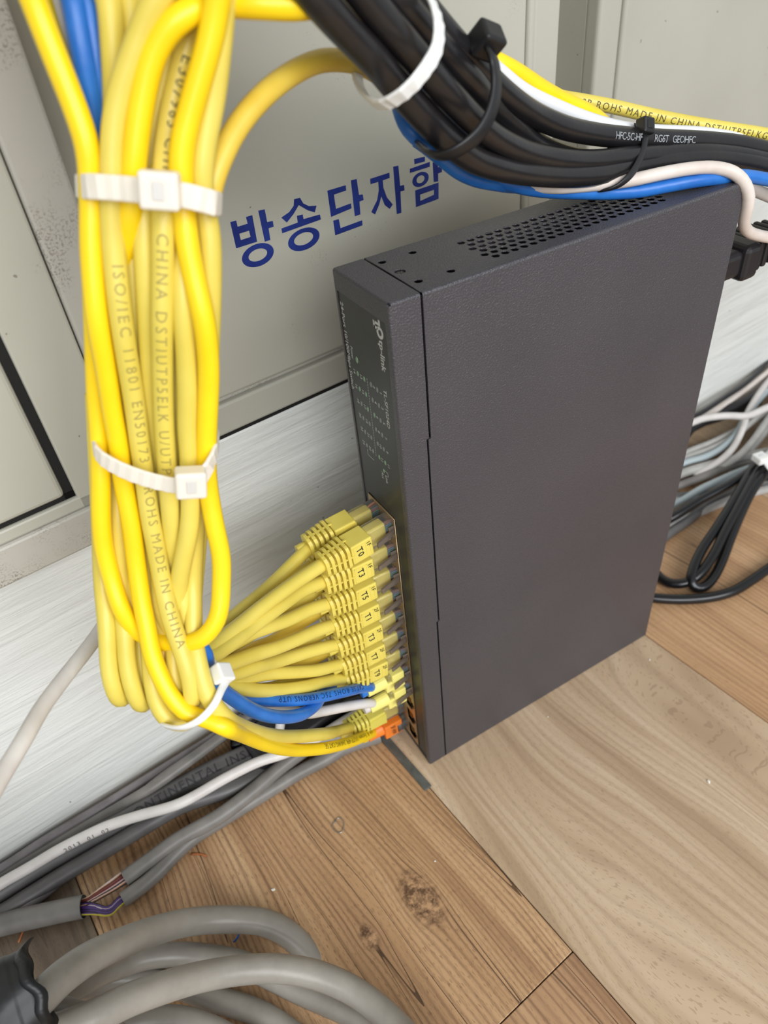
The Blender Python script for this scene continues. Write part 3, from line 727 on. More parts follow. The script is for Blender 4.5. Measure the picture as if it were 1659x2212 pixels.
SLOTS = [(f, l) for l, fs in ((1, (-.72, -.36, 0, .36, .74)), (2, (-.9, -.54, -.18, .18, .54, .9)), (3, (-.6, -.2, .2, .6)), (4, (-.35, .1, .5))) for f in fs]
def slot_path(k):
    f, l = SLOTS[k % len(SLOTS)]
    return [bp((c + f * w, y, 6.3 * l + (2.5 if y < 500 else 0.0))) for (y, c, w) in CY]
FG = 'yellow patch cables fanned into the switch'
fans = [
 ('n', 0, 'boot', [(657, 1245), (614, 1275), (570, 1308), (527, 1343), (494, 1369), (462, 1393), (430, 1412)], ('1F', 'T0'), 0, (-0.045, 0.08), 'yellow patch cable handwritten 1F T0 on its boot, topmost of the near row'),
 ('n', 1, 'boot', [(657, 1273), (624, 1295), (592, 1319), (549, 1351), (516, 1377), (480, 1403), (440, 1422)], ('1F', 'T3'), 1, (0.0, 0.0), 'yellow patch cable handwritten 1F T3, just below the one marked T0'),
 ('n', 2, 'boot', [(668, 1317), (624, 1338), (581, 1353), (538, 1369), (505, 1386), (470, 1408), (432, 1428)], ('1F', 'T5'), 2, (0.0, 0.0), 'yellow patch cable handwritten 1F T5, third boot down in the near row'),
 ('n', 3, 'boot', [(679, 1364), (635, 1384), (592, 1401), (549, 1414), (510, 1428), (470, 1440), (430, 1444)], ('2F', 'T1'), 3, (0.0, 0.0), 'yellow patch cable handwritten 2F T1, fourth boot down in the near row'),
 ('n', 4, 'boot', [(676, 1405), (620, 1422), (580, 1433), (551, 1441), (504, 1456), (465, 1462), (430, 1458)], ('2F', 'T3'), 4, (0.0, 0.0), 'yellow patch cable handwritten 2F T3, fifth boot down in the near row'),
 ('n', 5, 'boot', [(690, 1447), (634, 1452), (579, 1455), (537, 1463), (501, 1472), (465, 1474), (432, 1466)], ('2F', 'T7'), 5, (0.0, 0.0), 'yellow patch cable handwritten 2F T7, directly above the boot marked T9'),
 ('n', 6, 'boot', [(703, 1472), (662, 1483), (606, 1491), (556, 1492), (510, 1484), (470, 1478), (432, 1472)], ('2F', 'T9'), 6, (0.07, 0.0), 'yellow patch cable handwritten 2F T9, lowest ribbed boot above the blue cables'),
 ('f', 0, 'boot', [(635, 1215), (592, 1258), (559, 1288), (527, 1314), (483, 1353), (453, 1378), (425, 1400)], None, 7, (-0.06, 0.02), 'yellow patch cable in the top far port, boot beside the plinth'),
 ('f', 1, 'boot', [(640, 1243), (600, 1278), (560, 1312), (520, 1345), (480, 1375), (440, 1400)], None, 8, (0.0, 0.0), 'yellow patch cable behind the boots marked T0 and T3, far row'),
 ('f', 2, 'boot', [(650, 1300), (605, 1330), (560, 1358), (520, 1382), (478, 1405), (440, 1420)], None, 9, (0.0, 0.0), 'yellow patch cable in far row behind the boot marked 1F T5'),
 ('f', 3, 'boot', [(650, 1345), (592, 1384), (550, 1400), (510, 1420), (470, 1432), (436, 1436)], None, 10, (0.0, 0.0), 'yellow patch cable in far row behind the boot marked 2F T1'),
 ('f', 4, 'boot', [(662, 1388), (606, 1412), (560, 1428), (515, 1440), (470, 1450), (436, 1450)], None, 11, (0.0, 0.0), 'yellow patch cable in far row behind the boot marked 2F T3'),
 ('f', 5, 'boot', [(668, 1428), (606, 1443), (560, 1455), (515, 1465), (470, 1468), (436, 1462)], None, 12, (0.0, 0.0), 'yellow patch cable in far row behind the boot marked 2F T7'),
 ('f', 6, 'boot', [(672, 1466), (634, 1474), (579, 1488), (530, 1490), (470, 1482), (436, 1470)], None, 13, (0.0, 0.0), 'yellow patch cable in far row behind the boot marked 2F T9'),
]
for (row, i, kind, mid, wr, sl, tilt, lab) in fans:
    patch(row, i, kind, mid, MT['yellow_fan'] if row == 'n' else MT['yellow_dark'] if i in (3, 5) else MT['yellow_fan'], lab, wr, tilt, slot=sl, group=FG, d_end=.262 if row == 'n' else .272, back=0.0 if row == 'n' else .004)
# blue, white, lower yellow and orange-booted ones
tb, root, j = patch('n', 7, 'small', [(775, 1487), (745, 1494), (690, 1506), (634, 1513), (565, 1513), (509, 1505), (473, 1489), (452, 1455), (440, 1420)], MT['blue'], 'blue network cable with pale yellow boot, CAT.5E printed on it, below the T9 cable', slot=14, r=.0028, d_end=.254)
cable_text(tb, 'CAT.5E ROHS 75C VERONS UTP', 778, 1487, .0026, MT['ink_blue'], j, flip=1, off=0.1, spacing=1.3)
tb, root, j = patch('f', 7, 'small', [(740, 1478), (703, 1491), (684, 1519), (656, 1541), (620, 1549), (579, 1546), (537, 1530), (495, 1502), (466, 1478), (447, 1445), (438, 1405)], MT['blue'], 'blue network cable dipping below the other blue one, plugged in the far row', slot=15, r=.0030, d_end=.250, back=-.012)
tb, root, j = patch('n', 8, 'small', [(785, 1520), (745, 1527), (690, 1538), (662, 1541), (606, 1530), (565, 1510), (523, 1489), (495, 1476), (465, 1452), (446, 1420)], MT['white_cable'], 'whitish network cable with pale yellow boot, lowest in the near row', slot=16, r=.0026, d_end=.262, back=.012)
cable_text(tb, 'SE ROHS', 525, 1492, .0027, MT['ink'], j, flip=-1, off=0.1)
def btail(L): return [bp(t) for t in L]
tb, root, j = patch('f', 10, 'boot_olive', [(725, 1580), (703, 1585), (634, 1591), (579, 1588), (523, 1571), (482, 1546)], MT['yellow_pale'], 'yellow patch cable with ribbed boot, directly above the orange connector', slot=None, d_end=.248, tilt=(0.03, 0.0), back=-.004,
      tail=btail([(456, 1518, 1), (440, 1480, 1), (428, 1430, 1.5), (419, 1380, 4), (417, 1310, 6), (417, 1250, 7), (420, 1180, 7), (424, 1080, 8), (425, 950, 8), (420, 800, 8), (410, 650, 8), (405, 500, 8), (412, 400, 8), (432, 250, 10), (450, 100, 10), (458, -60, 10)]))
# front strands
S1 = btail([(455, 1556, .5), (430, 1548, 0), (397, 1538, 0), (368, 1502, 0), (347, 1462, 0), (327, 1409, 0), (318, 1356), (308, 1310), (296, 1224), (284, 1132), (267, 1040, .3), (255, 949), (244, 896), (229, 794), (211, 693), (198, 541), (197, 400, 1), (190, 320), (165, 240), (120, 125), (72, 0), (30, -110)])
tb, root, j = patch('f', 11, 'orange', [(759, 1602), (703, 1616), (634, 1620), (579, 1609), (523, 1586), (482, 1569)], MT['yellow_bright'], 'bright yellow network cable with orange boot, lowest of all the plugs', ('3F HW',), (0.0, 0.0), d_end=.2445, tail=S1, r=.00305, back=-.006)
cable_text(tb, 'ole & System U/UTP 4PR 24AWG CAT.5E', 797, 1590, .0026, MT['ink_brown'], j, flip=1, off=0.15)
def strand(pts, m, label, group='yellow cables of the tied bundle', r=RY, cat='cable'):
    return cable('network_cable', btail(pts), r, m, label, cat, group)
strand([(80, -20, 9), (100, 50, 9), (150, 200, 8), (192, 330, 7.5), (196, 400, 7.5), (200, 550, 6.5), (205, 700, 6.5), (209, 850, 5), (216, 950, 3), (218, 1040, .5), (218, 1109), (223, 1178), (240, 1246), (261, 1313, .5), (286, 1353, 3), (313, 1376, 6), (352, 1388, 7), (381, 1391, 6), (419, 1386, .5), (440, 1378), (461, 1354), (474, 1326), (478, 1269), (478, 1201), (463, 1132), (455, 1086, .5), (446, 1017), (448, 903), (451, 794), (441, 693), (417, 592), (403, 516), (396, 440, .5), (391, 400, .5), (391, 329), (408, 253), (429, 177), (451, 101), (467, 25), (475, -60)], MT['yellow_bright'], 'bright yellow cable making an open loop along the bundle’s right side')
tb, o, j = strand([(380, -60, 2), (350, -20), (322, 25), (304, 76), (284, 127), (259, 203), (246, 278), (243, 354), (241, 465), (248, 567), (259, 668), (274, 769), (291, 870), (301, 949), (314, 1040), (323, 1109), (336, 1178), (349, 1246), (363, 1315), (380, 1370), (394, 1410), (410, 1460), (416, 1500, 1), (413, 1522, 6), (406, 1518, 12), (395, 1440, 16), (370, 1300, 18)], MT['yellow_pale'], 'pale yellow cable with dot-matrix print slanting across the bundle front to lower right')
cable_text(tb, 'ISO/IEC 11801 EN50173 & ROHS MADE IN CHINA', 258, 580, .0030, MT['ink_soft'], o, flip=1, off=-.25, spacing=1.35)
strand([(700, 5, 14), (640, 14, 6), (600, 12, 5), (560, 10, 4), (520, 8, 5), (470, 6, 6), (431, 15, 2), (393, 35), (360, 66), (332, 114), (317, 165), (305, 228), (294, 304), (289, 354), (286, 410, 1), (279, 490, 1), (268, 550, 5), (262, 620, 7), (266, 750, 8), (276, 900, 8), (300, 1050, 8), (320, 1200, 8), (330, 1330, 10)], MT['yellow_bright'], 'bright yellow cable arching in from under the black cables at the top')
tb, o, j = strand([(425, -20, 12), (415, 40, 10), (408, 89, 8), (383, 177, 8), (365, 266, 7), (355, 354, 4), (353, 410, 2), (353, 480), (352, 592), (350, 693), (351, 794), (354, 896), (357, 949), (362, 1017), (367, 1086, .5), (372, 1155, 3), (373, 1210, 6), (366, 1290, 9), (352, 1380, 10), (345, 1450, 11)], MT['yellow_pale'], 'pale yellow cable with print reading CHINA, down the middle of the bundle')
cable_text(tb, 'E307963 CHINA', 398, 130, .0028, MT['ink_brown'], o, flip=1, off=-.3, spacing=1.3)
cable_text(tb, 'CHINA DSTIUTP5ELK U/UTP', 343, 505, .0030, MT['ink_soft'], o, flip=1, off=.05, spacing=1.35)
strand([(378, -20, 22), (372, 100, 16), (362, 200, 14), (355, 300, 12), (335, 380, 8), (313, 450, 3.5), (312, 520, 2.5), (318, 640, 3), (323, 760, 4), (328, 900, 5.5), (345, 1050, 8), (352, 1200, 10), (345, 1330, 12), (320, 1450, 12)], MT['yellow_pale'], 'pale yellow cable half hidden left of the CHINA print')
strand([(440, -30, 16), (425, 100, 13), (400, 250, 11), (388, 380, 8), (390, 480, 6), (392, 560, 3), (396, 668, 1.5), (403, 769, 1), (406, 870), (405, 920), (409, 971), (411, 1050), (410, 1132), (402, 1178), (391, 1228, 1), (384, 1280, 4), (378, 1350, 7), (376, 1420, 6), (378, 1470, 5), (388, 1520, 6), (398, 1530, 12), (400, 1480, 18)], MT['yellow_pale'], 'pale yellow cable left of the lower zip tie head, curving to lower left')
strand([(482, -20, 3), (478, 50, 3), (473, 101, 3), (462, 203, 4), (443, 304, 4), (435, 380, 4), (438, 440, 5), (451, 490, 5), (455, 567, 5), (454, 668, 6), (450, 790, 7), (446, 950, 8), (436, 1060, 9), (425, 1200, 12), (415, 1330, 14), (410, 1420, 16)], MT['yellow_pale'], 'pale yellow cable on the right rim of the bundle above the tie')
cable('network_cable', [atd(x, y, d) for x, y, d in [(860, 190, .245), (800, 150, .228), (755, 133, .215), (690, 132, .204), (620, 165, .196), (560, 215, .191), (515, 270, .189), (483, 330, .188), (460, 390, .188), (449, 440, .190), (444, 520, .196), (442, 620, .202), (440, 800, .214), (432, 1000, .232), (424, 1200, .252)]], RY, MT['yellow_dark'], 'amber yellow cable arching from the black cables down into the bundle', 'cable', 'yellow cables of the tied bundle')
strand([(205, 850, 16), (212, 1000, 9), (218, 1150, 7), (222, 1260, 5), (229, 1330, 2.5), (233, 1383, 2), (235, 1436, 2), (241, 1475, 2), (253, 1505, 3.5), (264, 1512, 9), (274, 1490, 14), (285, 1400, 17), (300, 1250, 18)], MT['yellow_pale'], 'pale yellow loop hanging lowest at the bundle’s left edge')
strand([(258, 950, 12), (256, 1060, 8), (257, 1132, 5.5), (260, 1178, 5), (264, 1260, 4.5), (267, 1330, 3.5), (271, 1383, 3), (275, 1436, 3), (283, 1475, 3), (296, 1512, 4), (309, 1526, 9), (318, 1500, 15), (326, 1400, 18), (330, 1260, 18)], MT['yellow_pale'], 'pale yellow loop second from the left at the bundle’s foot')
strand([(300, 1250, 12), (303, 1380, 10), (307, 1440, 9), (316, 1490, 9), (326, 1518, 11), (338, 1500, 17), (345, 1400, 20)], MT['yellow_pale'], 'pale yellow loop in the shade, third from left at the bundle’s foot')
strand([(318, 1300, 9), (322, 1400, 6), (330, 1475, 4), (340, 1520, 4), (356, 1549, 4), (380, 1562, 5), (410, 1560, 9), (425, 1530, 15), (430, 1450, 20)], MT['yellow_pale'], 'pale yellow loop running under the bright one at the lowest tie')
strand([(350, 1250, 12), (352, 1360, 9), (352, 1440, 8), (360, 1500, 7), (372, 1535, 8), (390, 1545, 13), (402, 1500, 19)], MT['yellow_dark'], 'amber yellow loop seen between the two front strands at the foot')
strand([(222, -30, 6), (236, 0, 6), (241, 60, 6), (246, 130, 6), (249, 200, 7), (248, 300, 9), (248, 420, 9), (255, 600, 9), (262, 800, 10)], MT['yellow_pale'], 'pale yellow cable beside the blue ones at the top left')
strand([(276, -30, 9), (284, 20, 9), (286, 80, 9), (282, 180, 9), (278, 300, 10), (280, 420, 10), (285, 600, 11)], MT['yellow_pale'], 'pale yellow cable deeper in, second right of the blue ones')
strand([(395, -30, 20), (388, 60, 18), (380, 160, 15), (376, 260, 13), (372, 400, 12), (372, 600, 13)], MT['yellow_dark'], 'amber shaded cable in the gap between the arching bright strands')
cable('network_cable', [bp(t) for t in [(150, -30, 6), (158, 0, 6), (168, 60, 6), (182, 130, 6), (194, 190, 7), (206, 260, 8), (213, 330, 9), (218, 420, 11), (228, 600, 15)]], .0029, MT['blue'], 'blue network cable left of the other blue one at the top', 'cable')
cable('network_cable', [bp(t) for t in [(180, -30, 8), (190, 0, 8), (200, 70, 8), (210, 150, 8), (219, 230, 9), (222, 320, 11), (226, 420, 13), (236, 600, 16)]], .0029, MT['blue'], 'blue network cable right of the other blue one, touching yellow', 'cable')
cable('network_cable', [bp(t) for t in [(112, -30, 12), (128, 30, 12), (145, 110, 12), (166, 200, 12), (190, 300, 12), (205, 420, 16)]], .0028, MT['white_cable'], 'whitish cable between bright yellow and blue at the top left', 'cable')
# diagonal white cable passing behind the bundle
cable('network_cable', [atd(x, y, d) for x, y, d in [(-60, 1790, .20), (0, 1682, .215), (50, 1600, .226), (90, 1530, .238), (150, 1450, .254), (190, 1400, .264), (225, 1350, .274), (270, 1270, .284), (330, 1150, .288), (380, 1000, .280)]], .0028, MT['white_cable'], 'whitish cable running diagonally in front of the white plinth', 'cable')

# ---- zip ties
def vec_up(px, py, d, dy=60): return (atd(px, py - dy, Db(py - dy) if d is None else d) - atd(px, py, Db(py) if d is None else d)).normalized()
def tie(label, front, back, head, headsize, width, m, axis_px, thick=.0013, head_rot=0.0, name='zip_tie', teeth=True, group=None, pawl=True):
    """front: (px,py,depth) of the strap as seen, back: the same behind; axis_px: two photo points giving the cables' direction"""
    (ax, ay, ad), (bx, by, bd) = axis_px; ax_v = (atd(bx, by, bd) - atd(ax, ay, ad)).normalized()
    P = [atd(*p) for p in front + back]; r = empty(name, P[0]); 
    o = ribbon('strap', P, [ax_v] * len(P), width, thick, m, r, True, teeth); o.matrix_parent_inverse = Matrix.Translation(-P[0])
    hx, hy, hd = head[:3]; C = atd(hx, hy, hd)
    side = (atd(*head[3]) - C).normalized()
    def ex(bm):
        if pawl:
            box(bm, -.0014, .0014, -headsize[1] * .24, headsize[1] * .24, headsize[2] / 2 - .0002, headsize[2] / 2 + .00025, .0002)
    h = oriented_box('head', C, side, ax_v, None, headsize[0], headsize[1], headsize[2], min(headsize) * .16, m if not isinstance(m, tuple) else m[0], r, ex, 3)
    h.matrix_parent_inverse = Matrix.Translation(-P[0])
    tag(r, label, 'zip tie', group); return r
tie('translucent white zip tie round the upper part of the yellow bundle', [(168, 402, .188), (178, 403, .1790), (200, 403, .1745), (260, 407, .1735), (300, 411, .1730), (345, 416, .1730), (400, 423, .1740), (445, 434, .1765), (470, 441, .1810)],
    [(470, 436, .212), (420, 428, .222), (320, 420, .224), (230, 410, .220), (180, 405, .210)], (346, 411, .1705, (400, 415, .1712)), (.0092, .0085, .0058), .0058, MT['nylon'], ((325, 470, .183), (325, 330, .176)))
tie('translucent white zip tie round the middle of the yellow bundle', [(203, 952, .230), (206, 972, .2170), (222, 992, .2135), (260, 1014, .2125), (300, 1030, .2125), (350, 1044, .2130), (400, 1050, .2135), (436, 1030, .2140), (458, 995, .2155), (468, 962, .222)],
    [(462, 940, .246), (400, 950, .256), (300, 950, .256), (220, 950, .248)], (412, 1042, .2115, (450, 1040, .2130)), (.0088, .0085, .0062), .0052, MT['nylon'], ((320, 1100, .226), (310, 950, .214)))
tie('milky zip tie at the bundle’s foot gathering the blue and yellow cables', [(492, 1462, .252), (478, 1490, .244), (464, 1520, .240), (440, 1548, .2385), (412, 1566, .239), (380, 1572, .242), (350, 1560, .250)],
    [(350, 1520, .270), (400, 1470, .285), (450, 1440, .280), (484, 1440, .264)], (480, 1455, .2480, (500, 1455, .2520)), (.0068, .0066, .0048), .0027, MT['nylon_white'], ((440, 1500, .243), (500, 1530, .250)), teeth=False)

# ================================================================ black coaxial bundle at the top and its companions
RK = .0042
def dcable(name, pts, r, m, label, cat='cable', group=None, **kw): return cable(name, [atd(*p) for p in pts], r, m, label, cat, group, **kw)
KG = 'thick black coaxial cables'
dcable('coaxial_cable', [(610, -90, .160), (686, 0, .168), (744, 64, .178), (808, 128, .188), (856, 188, .198), (905, 242, .208), (950, 288, .218), (990, 322, .226), (1024, 345, .234), (1070, 361, .243), (1119, 372, .254), (1199, 380, .268), (1278, 379, .281), (1338, 369, .290), (1377, 360, .296), (1437, 349, .303), (1516, 341, .312), (1596, 348, .322), (1659, 362, .330), (1740, 390, .340)], RK, MT['black_cable'], 'black coaxial cable lowest of its bundle, nearest the camera at upper left', 'cable', KG)
dcable('coaxial_cable', [(730, -80, .168), (792, 0, .177), (856, 74, .187), (907, 134, .196), (950, 184, .205), (985, 222, .213), (1020, 258, .222), (1060, 292, .233), (1110, 320, .246), (1159, 336, .258), (1219, 346, .269), (1278, 348, .280), (1358, 340, .292), (1437, 335, .303), (1516, 330, .312), (1600, 338, .323), (1659, 350, .331), (1740, 366, .34)], RK, MT['black_cable'], 'black coaxial cable in the middle of its bundle, scuffed jacket', 'cable', KG)
dcable('coaxial_cable', [(790, -80, .178), (850, -10, .186), (900, 48, .196), (945, 98, .205), (985, 142, .214), (1022, 180, .223), (1060, 222, .239), (1110, 270, .256), (1159, 312, .272), (1219, 338, .284), (1278, 348, .294), (1358, 344, .306), (1437, 334, .316), (1516, 332, .325), (1596, 340, .336), (1659, 350, .344), (1740, 366, .352)], RK, MT['black_cable'], 'black coaxial cable tucked between the middle and printed ones', 'cable', KG)
tb, o, j = dcable('coaxial_cable', [(830, -90, .188), (885, -20, .195), (930, 35, .203), (972, 84, .211), (1010, 124, .219), (1045, 160, .228), (1080, 194, .237), (1120, 226, .248), (1160, 251, .259), (1219, 276, .270), (1278, 289, .281), (1338, 296, .291), (1437, 302, .304), (1516, 305, .313), (1596, 313, .324), (1659, 326, .332), (1740, 346, .343)], RK, MT['black_cable'], 'black coaxial cable with white HFC lettering, uppermost of its bundle', 'cable', KG)
cable_text(tb, 'HFC-5C-HF         RG6T   GEOHFC', 1312, 296, .0027, MT['ink_white'], o, flip=1, off=-.12, spacing=.86)
dcable('coaxial_cable', [(700, -60, .190), (790, 30, .198), (860, 110, .208), (930, 190, .220), (1000, 262, .236), (1080, 312, .252), (1200, 345, .277), (1300, 352, .293), (1400, 340, .306), (1516, 332, .320), (1659, 348, .338)], RK, MT['black_cable'], 'black coaxial cable hidden at the back of its bundle', 'cable', KG)
dcable('network_cable', [(940, 30, .218), (962, 62, .222), (985, 82, .228), (1020, 112, .235), (1070, 150, .246), (1131, 198, .259), (1199, 231, .271), (1258, 255, .282), (1302, 269, .289), (1350, 279, .298), (1400, 284, .308), (1460, 286, .315), (1516, 289, .322), (1588, 299, .331), (1659, 312, .339), (1740, 328, .345)], .0029, MT['white_bright'], 'bright white cable lying along the top of the black bundle', 'cable')
dcable('network_cable', [(1010, 90, .250), (1050, 122, .252), (1085, 138, .255), (1120, 158, .260), (1171, 192, .268), (1215, 216, .277), (1255, 234, .285), (1286, 252, .293), (1312, 275, .303), (1345, 300, .318)], .0031, MT['yellow_bright'], 'bright yellow cable diving behind the black bundle beside the white one', 'cable')
tb, o, j = dcable('network_cable', [(1100, 170, .315), (1150, 192, .315), (1200, 208, .315), (1258, 218, .317), (1318, 229, .319), (1397, 247, .322), (1477, 263, .325), (1556, 276, .329), (1659, 292, .334), (1740, 312, .34)], .0030, MT['yellow_fan'], 'pale yellow cable reading MADE IN CHINA, above the black bundle', 'cable')
cable_text(tb, '568B ROHS MADE IN CHINA DSTIUTP5ELKG', 1226, 214, .0028, MT['ink_brown'], o, flip=1, off=.1, spacing=1.25)
dcable('network_cable', [(860, 215, .238), (868, 250, .234), (882, 280, .233), (910, 306, .236), (950, 338, .243), (990, 370, .251), (1030, 388, .259), (1070, 396, .267), (1110, 402, .277), (1150, 400, .288), (1190, 392, .296), (1260, 384, .305)], .0027, MT['blue'], 'blue cable under the black bundle, left one of the two', 'cable')
dcable('network_cable', [(900, 300, .250), (960, 340, .252), (1000, 356, .256), (1047, 374, .262), (1100, 396, .270), (1150, 408, .277), (1200, 413, .283), (1260, 415, .288), (1318, 416, .293), (1377, 413, .2955), (1437, 402, .2975), (1497, 391, .299), (1556, 384, .303), (1600, 380, .309), (1659, 388, .318), (1740, 406, .330)], .0028, MT['blue'], 'blue cable resting along the top edge of the switch', 'cable')
dcable('network_cable', [(1100, 395, .272), (1199, 404, .279), (1240, 402, .282), (1278, 399, .285), (1358, 390, .289), (1437, 373, .292), (1500, 363, .295), (1545, 362, .298), (1585, 372, .300), (1610, 396, .303), (1619, 425, .307), (1613, 455, .312), (1606, 480, .318), (1614, 499, .325), (1640, 509, .333), (1700, 518, .345)], .0026, MT['pink_white'], 'pinkish white cable bending down round the switch’s back corner', 'cable')
dcable('network_cable', [(1560, 392, .335), (1600, 400, .338), (1640, 415, .343), (1700, 440, .350)], .0028, MT['pink_white'], 'shaded pinkish cable below the blue one at the right edge', 'cable')
# ties of the black bundle
tie('white nylon zip tie round the black cables, uppermost', [(905, -30, .190), (932, 0, .187), (948, 50, .186), (944, 105, .186), (918, 152, .185), (884, 192, .186), (848, 218, .189), (818, 226, .194)],
    [(790, 208, .206), (772, 168, .218), (780, 110, .226), (810, 40, .224), (850, -20, .212)], (880, -60, .200, (900, -40, .2)), (.0085, .0085, .006), .0046, MT['nylon_white'], ((850, 118, .195), (920, 190, .209)))
tie('black zip tie with large head standing above the black cables', [(1058, 110, .212), (1070, 150, .211), (1071, 200, .212), (1058, 250, .2125), (1034, 290, .2125), (998, 320, .2125), (960, 336, .2150), (925, 330, .222)],
    [(905, 305, .240), (905, 270, .248), (950, 220, .252), (1000, 160, .248), (1035, 115, .232)], (1050, 88, .213, (1075, 98, .216)), (.0088, .0082, .0075), .0050, MT['black_plastic'], ((960, 210, .215), (1030, 270, .231)), thick=.0015, teeth=False)
tie('small black zip tie in the middle of the black cable run', [(1393, 285, .2935), (1391, 318, .2915), (1378, 352, .2880), (1360, 380, .2845), (1333, 402, .2840), (1300, 412, .2870), (1278, 411, .296)],
    [(1280, 405, .310), (1310, 340, .325), (1330, 285, .318), (1352, 268, .306), (1375, 270, .298)], (1394, 273, .2925, (1412, 277, .2950)), (.0062, .0062, .0050), .0027, MT['black_plastic'], ((1330, 330, .290), (1420, 330, .302)), thick=.0011, teeth=False)

# ================================================================ power plug and cords at the right
iec = tag(empty('power_cable', (0, 0, 0)), 'black moulded power plug with ribbed grip pushed into the back of the switch', 'power plug')
bm = bmesh.new()
box(bm, .1752, .1980, .0085, .0330, .2430, .2560, .003, seg=3); box(bm, .1965, .2080, .0065, .0350, .2405, .2580, .003, seg=3)
for k in range(6): box(bm, .2088 + .0052 * k, .2122 + .0052 * k, .0090 + .0006 * k, .0335 - .0006 * k, .2425 + .0003 * k, .2570 - .0003 * k, .0012)
box(bm, .2060, .2400, .0130, .0300, .2445, .2545, .003); fixn(bm); obj('plug', bm, MT['black_ribbed'], iec)
Tube([(.238, .0215, .2495), (.262, .0215, .248), (.300, .022, .228), (.350, .024, .200), (.400, .028, .150), (.430, .03, .090), (.450, .03, .030), (.47, .03, .006), (.52, .03, .005)], .0037).build('jacket', MT['black_gloss'], iec)
def fl(name, pts, r, m, label, cat='cable', group=None, **kw):
    """floor cable: (px, py, height of its middle in mm)"""
    return cable(name, [atz(x, y, h * .001) for x, y, h in pts], r, m, label, cat, group, **kw)
fl('power_cable', [(1380, 1150, 5), (1415, 1136, 7), (1455, 1116, 10), (1512, 1081, 14), (1574, 1048, 18), (1624, 1016, 21), (1650, 995, 23), (1700, 960, 24)], .0036, MT['black_gloss'], 'glossy black power cord crossing straight above the grey cable pile', 'power cord')
fl('power_cable', [(1380, 1215, 4), (1412, 1232, 4), (1424, 1247, 4), (1440, 1258, 4), (1465, 1262, 5), (1490, 1256, 7), (1515, 1236, 10), (1540, 1200, 14), (1565, 1150, 18), (1600, 1085, 22), (1630, 1030, 24), (1652, 1000, 25), (1690, 960, 25)], .0035, MT['black_gloss'], 'glossy black cord emerging behind the switch and rising into the tied coil', 'power cord')
fl('power_cable', [(1690, 985, 24), (1655, 1020, 24), (1625, 1060, 22), (1600, 1110, 18), (1577, 1165, 14), (1560, 1210, 9), (1542, 1246, 5), (1522, 1268, 4), (1503, 1272, 4), (1492, 1258, 8), (1497, 1230, 11), (1515, 1190, 14), (1545, 1145, 17), (1580, 1090, 20), (1612, 1035, 22), (1640, 990, 24)], .0036, MT['black_gloss'], 'glossy black cord folded in a narrow standing loop under the white tie', 'power cord')
fl('power_cable', [(1380, 1286, 4), (1415, 1292, 4), (1475, 1295, 4), (1537, 1290, 4), (1586, 1276, 4), (1624, 1253, 4), (1659, 1229, 4), (1720, 1190, 4)], .0036, MT['black_gloss'], 'glossy black cord lying lowest, curving off at the right edge', 'power cord')
tie('small white zip tie on the coiled black cord at the right edge', [(1668, 968, dz(1668, 968, .026)), (1655, 985, dz(1655, 985, .031)), (1660, 1008, dz(1660, 1008, .031)), (1685, 1030, dz(1685, 1030, .026))], [(1705, 1015, dz(1705, 1015, .018)), (1690, 975, dz(1690, 975, .018))], (1643, 990, dz(1643, 990, .034), (1662, 1004, dz(1662, 1004, .034))), (.0098, .0098, .0060), .0048, MT['nylon_white'], ((1600, 1040, dz(1600, 1040, .03)), (1660, 980, dz(1660, 980, .03))))
GP = 'grey cables piled along the plinth at the right'
